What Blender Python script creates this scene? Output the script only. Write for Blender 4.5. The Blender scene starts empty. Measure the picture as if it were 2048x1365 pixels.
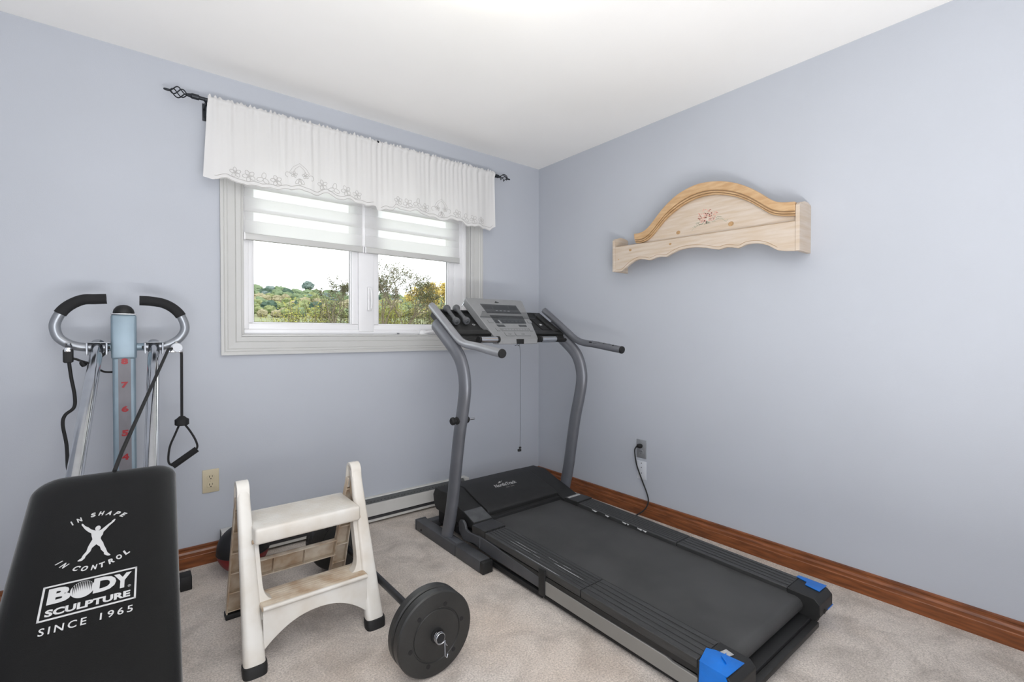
import bpy, bmesh, math, random
from mathutils import Vector, Matrix, noise
random.seed(7)
PI = math.pi
SC = bpy.context.scene
COL = SC.collection

# ---------------------------------------------------------------- camera, world, lights, exposure
cam_d = bpy.data.cameras.new('camera')
cam_d.sensor_width = 36.0
cam_d.lens = 943.5 * 36.0 / 2048.0
cam_d.clip_start = 0.05
cam_d.clip_end = 1500
cam = bpy.data.objects.new('camera', cam_d)
COL.objects.link(cam)
YAW, TILT = 0.8952, 0.0125
cam.location = (-2.4973, -2.7789, 1.1359)
fwd = Vector((math.cos(YAW) * math.cos(TILT), math.sin(YAW) * math.cos(TILT), -math.sin(TILT)))
cam.rotation_euler = fwd.to_track_quat('-Z', 'Y').to_euler()
SC.camera = cam

world = bpy.data.worlds.new('world')
SC.world = world
world.use_nodes = True
wn = world.node_tree
wn.nodes.clear()
w_out = wn.nodes.new('ShaderNodeOutputWorld')
w_bg = wn.nodes.new('ShaderNodeBackground')
w_bg.inputs['Color'].default_value = (0.965, 0.98, 1.0, 1)
w_bg.inputs['Strength'].default_value = 3.0
wn.links.new(w_bg.outputs[0], w_out.inputs[0])

def area_light(name, loc, target, sx, sy, power, col=(1, 1, 1)):
    l = bpy.data.lights.new(name, 'AREA')
    l.shape = 'RECTANGLE'; l.size = sx; l.size_y = sy; l.energy = power; l.color = col
    o = bpy.data.objects.new(name, l); COL.objects.link(o)
    o.location = loc
    o.rotation_euler = (Vector(target) - Vector(loc)).to_track_quat('-Z', 'Y').to_euler()
    return o
# added fills behind the camera: one bounced off the ceiling, one facing the room
area_light('bounce_light', (-2.3, -3.12, 0.35), (-2.3, -3.08, 2.44), 1.7, 0.35, 75, (1.0, 0.985, 0.965))
area_light('rear_fill_light', (-2.3, -3.25, 1.5), (-1.0, -0.5, 0.9), 1.0, 1.6, 32, (0.98, 0.99, 1.0))

vs = SC.view_settings
SC.display_settings.display_device = 'sRGB'
vs.view_transform = 'Standard'
vs.look = 'None'
vs.exposure = 0.0
vs.gamma = 1.0
vs.use_curve_mapping = False

# ---------------------------------------------------------------- materials
def lin(c):
    return tuple(((v / 255) / 12.92 if v / 255 <= 0.04045 else ((v / 255 + 0.055) / 1.055) ** 2.4) for v in c)

MATS = {}
def M(name, col, rough=0.5, metal=0.0, var=0.0, vscale=12.0, bump=0.0, bscale=150.0, stretch=(1, 1, 1),
      coat=0.0, spec=0.5, col2=None, detail=4.0, emit=None, estr=0.0):
    if name in MATS:
        return MATS[name]
    m = bpy.data.materials.new(name); m.use_nodes = True
    nt = m.node_tree; b = nt.nodes['Principled BSDF']
    c1 = lin(col)
    b.inputs['Roughness'].default_value = rough
    b.inputs['Metallic'].default_value = metal
    b.inputs['Specular IOR Level'].default_value = spec
    b.inputs['Coat Weight'].default_value = coat
    tc = nt.nodes.new('ShaderNodeTexCoord')
    mp = nt.nodes.new('ShaderNodeMapping'); mp.inputs['Scale'].default_value = stretch
    nt.links.new(tc.outputs['Object'], mp.inputs[0])
    nz = nt.nodes.new('ShaderNodeTexNoise'); nz.inputs['Scale'].default_value = vscale
    nz.inputs['Detail'].default_value = detail
    nt.links.new(mp.outputs[0], nz.inputs[0])
    mx = nt.nodes.new('ShaderNodeMix'); mx.data_type = 'RGBA'
    c2 = lin(col2) if col2 else tuple(v * (1 - var) for v in c1)
    mx.inputs[6].default_value = (*c2, 1); mx.inputs[7].default_value = (*c1, 1)
    cr = nt.nodes.new('ShaderNodeMapRange')
    cr.inputs[1].default_value = 0.35; cr.inputs[2].default_value = 0.65
    nt.links.new(nz.outputs[0], cr.inputs[0])
    nt.links.new(cr.outputs[0], mx.inputs[0])
    nt.links.new(mx.outputs[2], b.inputs['Base Color'])
    if bump > 0:
        n2 = nt.nodes.new('ShaderNodeTexNoise'); n2.inputs['Scale'].default_value = bscale
        n2.inputs['Detail'].default_value = 3
        nt.links.new(mp.outputs[0], n2.inputs[0])
        bp = nt.nodes.new('ShaderNodeBump'); bp.inputs['Strength'].default_value = bump
        bp.inputs['Distance'].default_value = 0.002
        nt.links.new(n2.outputs[0], bp.inputs['Height'])
        nt.links.new(bp.outputs[0], b.inputs['Normal'])
    if emit:
        b.inputs['Emission Color'].default_value = (*lin(emit), 1)
        b.inputs['Emission Strength'].default_value = estr
    MATS[name] = m
    return m

m_wall = M('wall_paint', (182, 186, 194), 0.6, var=0.03, vscale=2, bump=0.12, bscale=220, spec=0.25)
m_ceil = M('ceiling_paint', (248, 247, 245), 0.8, var=0.03, vscale=1.5, bump=0.1, bscale=80, spec=0.2)
m_white = M('white_gloss_trim', (190, 190, 188), 0.35, var=0.02, vscale=5)
m_vinyl = M('white_vinyl', (228, 228, 230), 0.3, var=0.01)
m_wood = M('stained_wood', (142, 82, 44), 0.38, var=0.5, vscale=9, stretch=(1, 1, 9), coat=0.25, bump=0.1, bscale=60, col2=(104, 56, 26), detail=7)
m_heater = M('heater_enamel', (205, 204, 200), 0.4, var=0.05)
m_slot = M('dark_slot', (52, 52, 54), 0.6, var=0.2)
m_grille = M('heater_grille', (96, 98, 98), 0.45, metal=0.4, var=0.15, vscale=30)
m_black = M('black_plastic', (37, 37, 37), 0.5, var=0.15, vscale=25, bump=0.15, bscale=500, spec=0.35)
m_blackm = M('black_matt', (20, 20, 21), 0.7, var=0.2)
m_foam = M('black_foam', (26, 26, 28), 0.85, var=0.25, bump=0.6, bscale=700)
m_grey = M('grey_powder_coat', (108, 110, 116), 0.36, metal=0.35, var=0.12, vscale=8, bump=0.08, bscale=600)
m_grey_d = M('dark_grey_coat', (78, 79, 82), 0.45, metal=0.2, var=0.15, vscale=14, bump=0.1, bscale=500)
m_frame_silver = M('frame_silver', (142, 140, 136), 0.38, metal=0.3, var=0.08, vscale=5)
m_belt = M('running_belt_rubber', (66, 66, 66), 0.6, var=0.16, vscale=5, bump=0.5, bscale=900, col2=(54, 54, 54))
m_railp = M('foot_rail_plastic', (58, 58, 58), 0.36, var=0.3, vscale=16, stretch=(6, 0.6, 6), bump=0.3, bscale=120)
m_cover = M('rail_cover_plastic', (42, 42, 42), 0.36, var=0.3, vscale=20, bump=0.1, bscale=200)
m_console = M('console_silver_plastic', (140, 141, 142), 0.4, metal=0.15, var=0.06, vscale=30)
m_disp = M('display_dark', (72, 74, 76), 0.25, var=0.15, vscale=60)
m_disp2 = M('display_window', (56, 58, 60), 0.15, var=0.1)
m_chrome = M('chrome', (205, 207, 210), 0.12, metal=1.0, var=0.1, vscale=18)
m_steel = M('brushed_steel', (170, 172, 176), 0.25, metal=0.9, var=0.1)
m_gymgrey = M('gym_tube_silver', (150, 154, 160), 0.3, metal=0.5, var=0.12, vscale=15)
m_blue_col = M('blue_grey_enamel', (126, 144, 156), 0.38, metal=0.2, var=0.12, vscale=14)
m_strip = M('grey_scale_strip', (116, 114, 120), 0.5, metal=0.1, var=0.18, vscale=8, stretch=(3, 3, 1))
m_red = M('red_print', (150, 20, 32), 0.5, var=0.05)
m_vinylpad = M('black_vinyl_leather', (8, 8, 8), 0.42, var=0.2, vscale=30, bump=0.35, bscale=900, spec=0.16)
m_print = M('white_print', (184, 184, 184), 0.6, var=0.03)
m_stool = M('ivory_plastic', (216, 213, 207), 0.38, var=0.12, vscale=7, col2=(200, 192, 180))
m_stool_d = M('stained_ivory_plastic', (208, 196, 178), 0.5, vscale=16, col2=(170, 146, 120), detail=8)
m_rubber = M('black_rubber', (24, 24, 25), 0.6, var=0.2)
m_plate = M('plate_plastic', (44, 44, 43), 0.42, var=0.3, vscale=9, bump=0.25, bscale=140)
m_bar = M('black_bar', (46, 47, 50), 0.35, metal=0.6, var=0.15)
m_tape = M('blue_tape', (0, 112, 208), 0.28, var=0.25, vscale=10, bump=0.4, bscale=50)
m_clear = M('worn_label', (176, 176, 176), 0.5, var=0.3, vscale=90)
m_pine = M('whitewashed_pine', (200, 187, 174), 0.5, vscale=6, stretch=(1, 1.2, 12), col2=(190, 172, 152), detail=7)
m_honey = M('honey_pine', (196, 164, 126), 0.38, vscale=8, stretch=(1, 1.5, 8), col2=(178, 142, 102), detail=6)
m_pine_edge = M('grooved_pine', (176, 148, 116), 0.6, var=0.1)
m_knot = M('pine_knot', (186, 150, 108), 0.5, var=0.3, vscale=80)
m_rose = M('rose_print', (222, 164, 150), 0.6, var=0.15, vscale=200)
m_leafp = M('leaf_print', (168, 168, 148), 0.6, var=0.15, vscale=200)
m_beige = M('beige_wall_plate', (198, 186, 158), 0.45, var=0.05)
m_greypl = M('metal_wall_plate', (166, 168, 172), 0.35, metal=0.5, var=0.06)
m_whitepl = M('white_wall_plate', (205, 208, 214), 0.4, var=0.03)
m_iron = M('black_iron', (40, 44, 50), 0.45, metal=0.4, var=0.2)
m_ballb = M('ball_black', (26, 27, 30), 0.5, var=0.2, bump=0.2, bscale=400)
m_ballr = M('ball_red', (128, 22, 26), 0.5, var=0.2, bump=0.2, bscale=400)
m_neo = M('grey_neoprene', (88, 89, 92), 0.45, var=0.15, vscale=40)
m_bark = M('tree_bark', (112, 100, 84), 0.9, var=0.3)

m_vinylpad.node_tree.nodes['Principled BSDF'].inputs['Sheen Weight'].default_value = 0.3
m_vinylpad.node_tree.nodes['Principled BSDF'].inputs['Sheen Roughness'].default_value = 0.35

def carpet_mat():
    m = bpy.data.materials.new('carpet_pile'); m.use_nodes = True
    nt = m.node_tree; b = nt.nodes['Principled BSDF']
    b.inputs['Roughness'].default_value = 0.95
    b.inputs['Specular IOR Level'].default_value = 0.1
    b.inputs['Sheen Weight'].default_value = 0.25
    tc = nt.nodes.new('ShaderNodeTexCoord')
    def nz(scale, detail, rough=0.6, dist=0.0):
        n = nt.nodes.new('ShaderNodeTexNoise'); n.inputs['Scale'].default_value = scale
        n.inputs['Detail'].default_value = detail; n.inputs['Roughness'].default_value = rough
        n.inputs['Distortion'].default_value = dist
        nt.links.new(tc.outputs['Object'], n.inputs[0]); return n
    def mr(n, a, b_, c=0.0, d=1.0):
        r = nt.nodes.new('ShaderNodeMapRange'); r.inputs[1].default_value = a; r.inputs[2].default_value = b_
        r.inputs[3].default_value = c; r.inputs[4].default_value = d
        nt.links.new(n.outputs[0], r.inputs[0]); return r
    def mix(fac, a, bcol, mode='MIX'):
        x = nt.nodes.new('ShaderNodeMix'); x.data_type = 'RGBA'; x.blend_type = mode
        if isinstance(fac, float): x.inputs[0].default_value = fac
        else: nt.links.new(fac.outputs[0], x.inputs[0])
        for k, v in ((6, a), (7, bcol)):
            if isinstance(v, tuple): x.inputs[k].default_value = (*lin(v), 1)
            else: nt.links.new(v.outputs[2], x.inputs[k])
        return x
    big = mr(nz(5.5, 6, 0.65, 0.6), 0.42, 0.68)
    base = mix(big, (240, 229, 219), (196, 185, 175))
    warm = mr(nz(1.9, 3, 0.5), 0.5, 0.72, 0.0, 0.5)
    base = mix(warm, base, (236, 214, 194))
    sp = mr(nz(150, 4, 0.85), 0.34, 0.60)
    base = mix(sp, mix(1.0, base, (186, 182, 178), 'MULTIPLY'), base)
    dk = mr(nz(46, 5, 0.75), 0.66, 0.74, 0, 0.6)
    base = mix(dk, base, (150, 142, 134))
    nt.links.new(base.outputs[2], b.inputs['Base Color'])
    bp = nt.nodes.new('ShaderNodeBump'); bp.inputs['Strength'].default_value = 1.0; bp.inputs['Distance'].default_value = 0.006
    bn = nz(130, 4, 0.85)
    nt.links.new(bn.outputs[0], bp.inputs['Height'])
    bp2 = nt.nodes.new('ShaderNodeBump'); bp2.inputs['Strength'].default_value = 0.5; bp2.inputs['Distance'].default_value = 0.012
    bn2 = nz(14, 4, 0.6)
    nt.links.new(bn2.outputs[0], bp2.inputs['Height']); nt.links.new(bp.outputs[0], bp2.inputs['Normal'])
    nt.links.new(bp2.outputs[0], b.inputs['Normal'])
    return m
m_carpet = carpet_mat()

def translucent_mat(name, col, transp, trans, rough=0.9):
    m = bpy.data.materials.new(name); m.use_nodes = True
    nt = m.node_tree; nt.nodes.clear()
    out = nt.nodes.new('ShaderNodeOutputMaterial')
    d = nt.nodes.new('ShaderNodeBsdfDiffuse'); t = nt.nodes.new('ShaderNodeBsdfTranslucent'); tr = nt.nodes.new('ShaderNodeBsdfTransparent')
    d.inputs[0].default_value = (*lin(col), 1); t.inputs[0].default_value = (*lin(col), 1)
    m1 = nt.nodes.new('ShaderNodeMixShader'); m1.inputs[0].default_value = trans
    m2 = nt.nodes.new('ShaderNodeMixShader'); m2.inputs[0].default_value = transp
    tc = nt.nodes.new('ShaderNodeTexCoord')
    n = nt.nodes.new('ShaderNodeTexNoise'); n.inputs['Scale'].default_value = 700
    nt.links.new(tc.outputs['Object'], n.inputs[0])
    bp = nt.nodes.new('ShaderNodeBump'); bp.inputs['Strength'].default_value = 0.15; bp.inputs['Distance'].default_value = 0.001
    nt.links.new(n.outputs[0], bp.inputs['Height']); nt.links.new(bp.outputs[0], d.inputs['Normal'])
    nt.links.new(d.outputs[0], m1.inputs[1]); nt.links.new(t.outputs[0], m1.inputs[2])
    nt.links.new(m1.outputs[0], m2.inputs[1]); nt.links.new(tr.outputs[0], m2.inputs[2])
    nt.links.new(m2.outputs[0], out.inputs[0])
    return m
m_curtain = translucent_mat('valance_cotton', (226, 225, 224), 0.03, 0.2)
m_embroid = translucent_mat('embroidery_thread', (196, 194, 192), 0.0, 0.1)
m_sheer = translucent_mat('sheer_blind_fabric', (250, 250, 250), 0.38, 0.75)
m_opaque = translucent_mat('solid_blind_fabric', (246, 246, 246), 0.0, 0.68)

def glass_mat():
    m = bpy.data.materials.new('window_glass'); m.use_nodes = True
    nt = m.node_tree; nt.nodes.clear()
    out = nt.nodes.new('ShaderNodeOutputMaterial')
    g = nt.nodes.new('ShaderNodeBsdfGlossy'); g.inputs['Roughness'].default_value = 0.02
    tr = nt.nodes.new('ShaderNodeBsdfTransparent'); tr.inputs[0].default_value = (0.96, 0.98, 0.98, 1)
    fr = nt.nodes.new('ShaderNodeFresnel'); fr.inputs[0].default_value = 1.25
    mx = nt.nodes.new('ShaderNodeMixShader')
    nt.links.new(fr.outputs[0], mx.inputs[0]); nt.links.new(tr.outputs[0], mx.inputs[1]); nt.links.new(g.outputs[0], mx.inputs[2])
    nt.links.new(mx.outputs[0], out.inputs[0])
    return m
m_glass = glass_mat()
m_acrylic = glass_mat(); m_acrylic.name = 'clear_acrylic'
m_acrylic.node_tree.nodes['Transparent BSDF'].inputs[0].default_value = (0.86, 0.86, 0.86, 1)

def leaf_mat(name, c1, c2, scale=3.0):
    m = M(name, c1, 0.8, var=0.0, vscale=scale, col2=c2, spec=0.2)
    return m

# ---------------------------------------------------------------- mesh helpers
def origin_of(o):
    v = Vector((0, 0, 0))
    while o is not None:
        v += o.location; o = o.parent
    return v

def smooth(me, ang=35):
    for p in me.polygons: p.use_smooth = True
    me.set_sharp_from_angle(angle=math.radians(ang))

def catmull(pts, n=6):
    pts = [Vector(p) for p in pts]
    out = []
    for i in range(len(pts) - 1):
        p0 = pts[max(i - 1, 0)]; p1 = pts[i]; p2 = pts[i + 1]; p3 = pts[min(i + 2, len(pts) - 1)]
        for k in range(n):
            t = k / n
            out.append(0.5 * ((2 * p1) + (-p0 + p2) * t + (2 * p0 - 5 * p1 + 4 * p2 - p3) * t * t + (-p0 + 3 * p1 - 3 * p2 + p3) * t ** 3))
    out.append(pts[-1])
    return out

class MB:
    def __init__(self):
        self.bm = bmesh.new()
    def _merge(self, tb, bev=0.0, seg=2):
        if bev > 0:
            bmesh.ops.bevel(tb, geom=list(tb.edges), offset=bev, segments=seg, profile=0.5, affect='EDGES', clamp_overlap=True)
        me = bpy.data.meshes.new('tmp'); tb.to_mesh(me); tb.free()
        self.bm.from_mesh(me); bpy.data.meshes.remove(me)
    def box(self, x0, x1, y0, y1, z0, z1, bev=0.0, seg=2, mat=None):
        tb = bmesh.new()
        bmesh.ops.create_cube(tb, size=1)
        for v in tb.verts:
            v.co = Vector(((x0 + x1) / 2 + v.co.x * (x1 - x0), (y0 + y1) / 2 + v.co.y * (y1 - y0), (z0 + z1) / 2 + v.co.z * (z1 - z0)))
            if mat: v.co = mat @ v.co
        self._merge(tb, bev, seg); return self
    def prism(self, poly, ext, bev=0.0, seg=2):
        tb = bmesh.new(); ext = Vector(ext)
        a = [tb.verts.new(Vector(p)) for p in poly]
        b = [tb.verts.new(Vector(p) + ext) for p in poly]
        tb.faces.new(a); tb.faces.new(list(reversed(b)))
        n = len(a)
        for i in range(n):
            tb.faces.new((a[(i + 1) % n], a[i], b[i], b[(i + 1) % n]))
        bmesh.ops.recalc_face_normals(tb, faces=tb.faces)
        self._merge(tb, bev, seg); return self
    def band(self, outer, inner, ext):          # closed strip between two polylines of equal length, extruded
        ext = Vector(ext); n = len(outer); tb = bmesh.new()
        o = [tb.verts.new(Vector(p)) for p in outer]; i_ = [tb.verts.new(Vector(p)) for p in inner]
        o2 = [tb.verts.new(Vector(p) + ext) for p in outer]; i2 = [tb.verts.new(Vector(p) + ext) for p in inner]
        for k in range(n - 1):
            tb.faces.new((o[k], o[k + 1], i_[k + 1], i_[k])); tb.faces.new((o2[k + 1], o2[k], i2[k], i2[k + 1]))
            tb.faces.new((o[k + 1], o[k], o2[k], o2[k + 1])); tb.faces.new((i_[k], i_[k + 1], i2[k + 1], i2[k]))
        tb.faces.new((o[0], i_[0], i2[0], o2[0])); tb.faces.new((i_[-1], o[-1], o2[-1], i2[-1]))
        bmesh.ops.recalc_face_normals(tb, faces=tb.faces)
        self._merge(tb); return self
    def tube(self, path, r, n=12, ra=None, rb=None, ref=None, caps=True, smoothn=0):
        pts = catmull(path, smoothn) if smoothn else [Vector(p) for p in path]
        rings = []; N = len(pts)
        prev = None
        for i, p in enumerate(pts):
            t = (pts[min(i + 1, N - 1)] - pts[max(i - 1, 0)]).normalized()
            if ref is not None:
                a = Vector(ref); a = (a - t * a.dot(t)).normalized()
            elif prev is None:
                a = t.orthogonal().normalized()
            else:
                a = (prev - t * prev.dot(t)).normalized()
            prev = a; b = t.cross(a)
            rr = r[i * (len(r) - 1) // max(N - 1, 1)] if isinstance(r, (list, tuple)) else r
            A = ra if ra else rr; B = rb if rb else rr
            rings.append([self.bm.verts.new(p + a * A * math.cos(2 * PI * k / n) + b * B * math.sin(2 * PI * k / n)) for k in range(n)])
        for i in range(N - 1):
            for k in range(n):
                self.bm.faces.new((rings[i][k], rings[i][(k + 1) % n], rings[i + 1][(k + 1) % n], rings[i + 1][k]))
        if caps:
            self.bm.faces.new(list(reversed(rings[0]))); self.bm.faces.new(rings[-1])
        return self
    def lathe(self, prof, org, axis=(0, 0, 1), n=32):   # prof: list of (radius, height)
        axis = Vector(axis).normalized(); org = Vector(org)
        a = axis.orthogonal().normalized(); b = axis.cross(a)
        rings = []
        for r, h in prof:
            if r < 1e-6:
                rings.append([self.bm.verts.new(org + axis * h)])
            else:
                rings.append([self.bm.verts.new(org + axis * h + a * r * math.cos(2 * PI * k / n) + b * r * math.sin(2 * PI * k / n)) for k in range(n)])
        for i in range(len(rings) - 1):
            A, B = rings[i], rings[i + 1]
            for k in range(n):
                k2 = (k + 1) % n
                if len(A) == 1 and len(B) == 1: continue
                if len(A) == 1: self.bm.faces.new((A[0], B[k2], B[k]))
                elif len(B) == 1: self.bm.faces.new((A[k], A[k2], B[0]))
                else: self.bm.faces.new((A[k], A[k2], B[k2], B[k]))
        return self
    def quad(self, pts):
        self.bm.faces.new([self.bm.verts.new(Vector(p)) for p in pts]); return self
    def mesh(self, me, mat=None):
        tb = bmesh.new(); tb.from_mesh(me)
        if mat: bmesh.ops.transform(tb, matrix=mat, verts=tb.verts)
        self._merge(tb); return self
    def xform(self, mat):
        bmesh.ops.transform(self.bm, matrix=mat, verts=self.bm.verts); return self
    def build(self, name, mat, parent=None, ang=35, bevel=0.0, bseg=2, kind=None, label=None, recalc=True):
        if recalc: bmesh.ops.recalc_face_normals(self.bm, faces=self.bm.faces)
        org = origin_of(parent)
        if org.length > 0: bmesh.ops.translate(self.bm, vec=-org, verts=self.bm.verts)
        me = bpy.data.meshes.new(name); self.bm.to_mesh(me); self.bm.free()
        me.materials.append(mat); smooth(me, ang)
        o = bpy.data.objects.new(name, me); COL.objects.link(o)
        if parent: o.parent = parent
        if bevel > 0:
            md = o.modifiers.new('bevel', 'BEVEL'); md.width = bevel; md.segments = bseg; md.limit_method = 'ANGLE'
            md.angle_limit = math.radians(40); md.harden_normals = True
        if kind: o['kind'] = kind
        if label: o['label'] = label
        return o

def thing(name, loc, label, cat, group=None):
    o = bpy.data.objects.new(name, None); COL.objects.link(o); o.location = loc
    o.empty_display_size = 0.05
    o['label'] = label; o['category'] = cat
    if group: o['group'] = group
    return o
def tag(o, label, cat, group=None):
    o['label'] = label; o['category'] = cat
    if group: o['group'] = group
    return o
def struct(o):
    o['kind'] = 'structure'; return o
def copy_tree(o, parent=None):
    c = o.copy(); COL.objects.link(c); c.parent = parent
    for ch in list(o.children): copy_tree(ch, c)
    return c

def text_mesh(s, offset=0.0, shear=0.0, space=1.0):
    cu = bpy.data.curves.new('txt', 'FONT'); cu.body = s; cu.size = 1.0; cu.offset = offset; cu.shear = shear
    cu.space_character = space; cu.resolution_u = 3
    ob = bpy.data.objects.new('txt', cu); COL.objects.link(ob)
    dg = bpy.context.evaluated_depsgraph_get(); dg.update()
    me = bpy.data.meshes.new_from_object(ob.evaluated_get(dg))
    bpy.data.objects.remove(ob); bpy.data.curves.remove(cu)
    xs = [v.co.x for v in me.vertices]; ys = [v.co.y for v in me.vertices]
    x0, x1, y0, y1 = min(xs), max(xs), min(ys), max(ys)
    for v in me.vertices:      # normalise to a 0..1 box
        v.co.x = (v.co.x - x0) / (x1 - x0); v.co.y = (v.co.y - y0) / (y1 - y0)
    return me
def frame_mat(o, ex, ey, en):
    o, ex, ey, en = map(Vector, (o, ex, ey, en))
    return Matrix(((ex.x, ey.x, en.x, o.x), (ex.y, ey.y, en.y, o.y), (ex.z, ey.z, en.z, o.z), (0, 0, 0, 1)))

# ---------------------------------------------------------------- room shell
XL, YB, H = -3.35, -3.35, 2.44
WX0, WX1, WZ0, WZ1 = -2.062, -0.645, 1.128, 2.13      # window opening
mb = MB(); mb.box(XL - .1, .1, YB - .1, .12, -.1, 0)
struct(mb.build('floor', m_carpet))
mb = MB(); mb.box(XL - .1, .1, YB - .1, .12, H, H + .1)
struct(mb.build('ceiling', m_ceil))
mb = MB()
mb.box(XL - .1, WX0, 0, .12, 0, H); mb.box(WX1, .1, 0, .12, 0, H)
mb.box(WX0, WX1, 0, .12, 0, WZ0); mb.box(WX0, WX1, 0, .12, WZ1, H)
struct(mb.build('wall_back', m_wall))
struct(MB().box(0, .1, YB - .1, 0, 0, H).build('wall_right', m_wall))
struct(MB().box(XL - .1, XL, YB - .1, 0, 0, H).build('wall_left', m_wall))
struct(MB().box(XL, 0, YB - .1, YB, 0, H).build('wall_front', m_wall))

def base_profile():     # (out, up)
    return [(0, 0), (.017, 0), (.017, .052), (.0145, .0545), (.0145, .069), (.0095, .078), (.0095, .086), (.012, .089), (.012, .096), (.004, .0985), (0, .0985)]
mb = MB(); mb.prism([(-o_, YB, z) for o_, z in base_profile()], (0, -YB, 0))
struct(mb.build('baseboard_right', m_wood, ang=20))
mb = MB(); mb.prism([(XL, -o_, z) for o_, z in base_profile()], (-2.17 - XL, 0, 0))
struct(mb.build('baseboard_back', m_wood, ang=20))
mb = MB(); mb.prism([(-.66, -o_, z) for o_, z in base_profile()], (.643, 0, 0))
struct(mb.build('trim_1', m_wood, ang=20))
struct(MB().box(XL, XL + .015, YB, 0, 0, .0985, .003).build('baseboard_left', m_wood))
struct(MB().box(XL, 0, YB, YB + .015, 0, .0985, .003).build('baseboard_front', m_wood))

# ---------------------------------------------------------------- window
win = bpy.data.objects.new('window_1', None); COL.objects.link(win); win.location = (-1.35, 0, WZ0); win['kind'] = 'structure'
# casing: four mitred boards with a stepped profile, (distance from the opening, thickness)
cprof = [(0.0, 0), (0.0, .010), (.005, .0125), (.024, .0125), (.026, .0105), (.030, .0155), (.060, .0178), (.063, .0160), (.067, .0185), (.074, .0187), (.077, .0170), (.081, .0200), (.094, .0205), (.094, 0)]
def casing(p0, p1, out, d0, d1):   # p0,p1 corners of opening; out = outward dir; d0,d1 along-dir mitre signs
    mb = MB(); p0 = Vector(p0); p1 = Vector(p1); out = Vector(out); al = (p1 - p0).normalized(); n = Vector((0, -1, 0))
    A = [mb.bm.verts.new(p0 + out * d + n * t - al * d) for d, t in cprof]
    B = [mb.bm.verts.new(p1 + out * d + n * t + al * d) for d, t in cprof]
    k = len(cprof)
    for i in range(k):
        mb.bm.faces.new((A[i], A[(i + 1) % k], B[(i + 1) % k], B[i]))
    mb.bm.faces.new(A); mb.bm.faces.new(list(reversed(B)))
    return mb.build('window_casing', m_white, win, ang=20)
casing((WX0, 0, WZ0), (WX1, 0, WZ0), (0, 0, -1), 1, 1)
casing((WX0, 0, WZ1), (WX1, 0, WZ1), (0, 0, 1), 1, 1)
casing((WX0, 0, WZ0), (WX0, 0, WZ1), (-1, 0, 0), 1, 1)
casing((WX1, 0, WZ0), (WX1, 0, WZ1), (1, 0, 0), 1, 1)
def ring(name, x0, x1, z0, z1, w, y0, y1, mat, parent, wb=None, bev=.003):
    wb = wb or w
    mb = MB()
    mb.box(x0, x1, y0, y1, z0, z0 + wb, bev); mb.box(x0, x1, y0, y1, z1 - w, z1, bev)
    mb.box(x0, x0 + w, y0, y1, z0 + wb, z1 - w, bev); mb.box(x1 - w, x1, y0, y1, z0 + wb, z1 - w, bev)
    return mb.build(name, mat, parent)
# jamb lining and vinyl frame
ring('jamb_lining', WX0, WX1, WZ0, WZ1, .012, .0, .055, m_white, win)
ring('window_frame', WX0 + .010, WX1 - .010, WZ0 + .010, WZ1 - .010, .030, .040, .115, m_vinyl, win)
MB().box(-1.432, -1.337, .034, .115, WZ0 + .03, WZ1 - .03, .003).build('mullion', m_vinyl, win)
def sash(x0, x1, z0, z1, w):
    s = ring('sash', x0, x1, z0, z1, w, .052, .098, m_vinyl, win, bev=.005)
    ring('glazing_bead', x0 + w - .004, x1 - w + .004, z0 + w - .004, z1 - w + .004, .011, .0625, .0905, m_vinyl, s)
    MB().box(x0 + w, x1 - w, .074, .079, z0 + w, z1 - w).build('pane', m_glass, s)
    ring('spacer', x0 + w + .005, x1 - w - .005, z0 + w + .005, z1 - w - .005, .004, .0725, .0735, m_slot, s, bev=0)
sash(-2.040, -1.428, 1.160, 2.10, .040)
sash(-1.341, -.750 + .0, 1.160, 2.10, .040)
MB().box(-.752, WX1 - .03, .045, .11, 1.16, 2.10, .004).build('side_jamb_filler', m_vinyl, win)
# latch lever on the mullion
mb = MB(); mb.box(-1.382, -1.355, .020, .036, 1.285, 1.43, .004)
mb.tube([(-1.366, .014, 1.42), (-1.366, .002, 1.39), (-1.366, -.004, 1.34), (-1.366, .004, 1.30)], .007, 10, smoothn=4)
mb.build('latch_handle', m_vinyl, win)
# casement crank
mb = MB(); mb.lathe([(0, 0), (.03, 0), (.028, .012), (.015, .022), (0, .024)], (-1.0, .036, 1.144), (0, -1, .3), 20)
mb.tube([(-1.0, .016, 1.152), (-.97, .010, 1.158), (-.93, .008, 1.160), (-.90, .006, 1.150)], .007, 10, smoothn=4)
mb.build('crank_handle', m_vinyl, win)
mb = MB(); mb.box(-1.185, -1.17, .028, .038, 1.141, 1.151, .002); mb.build('lock_button', m_greypl, win)

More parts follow.
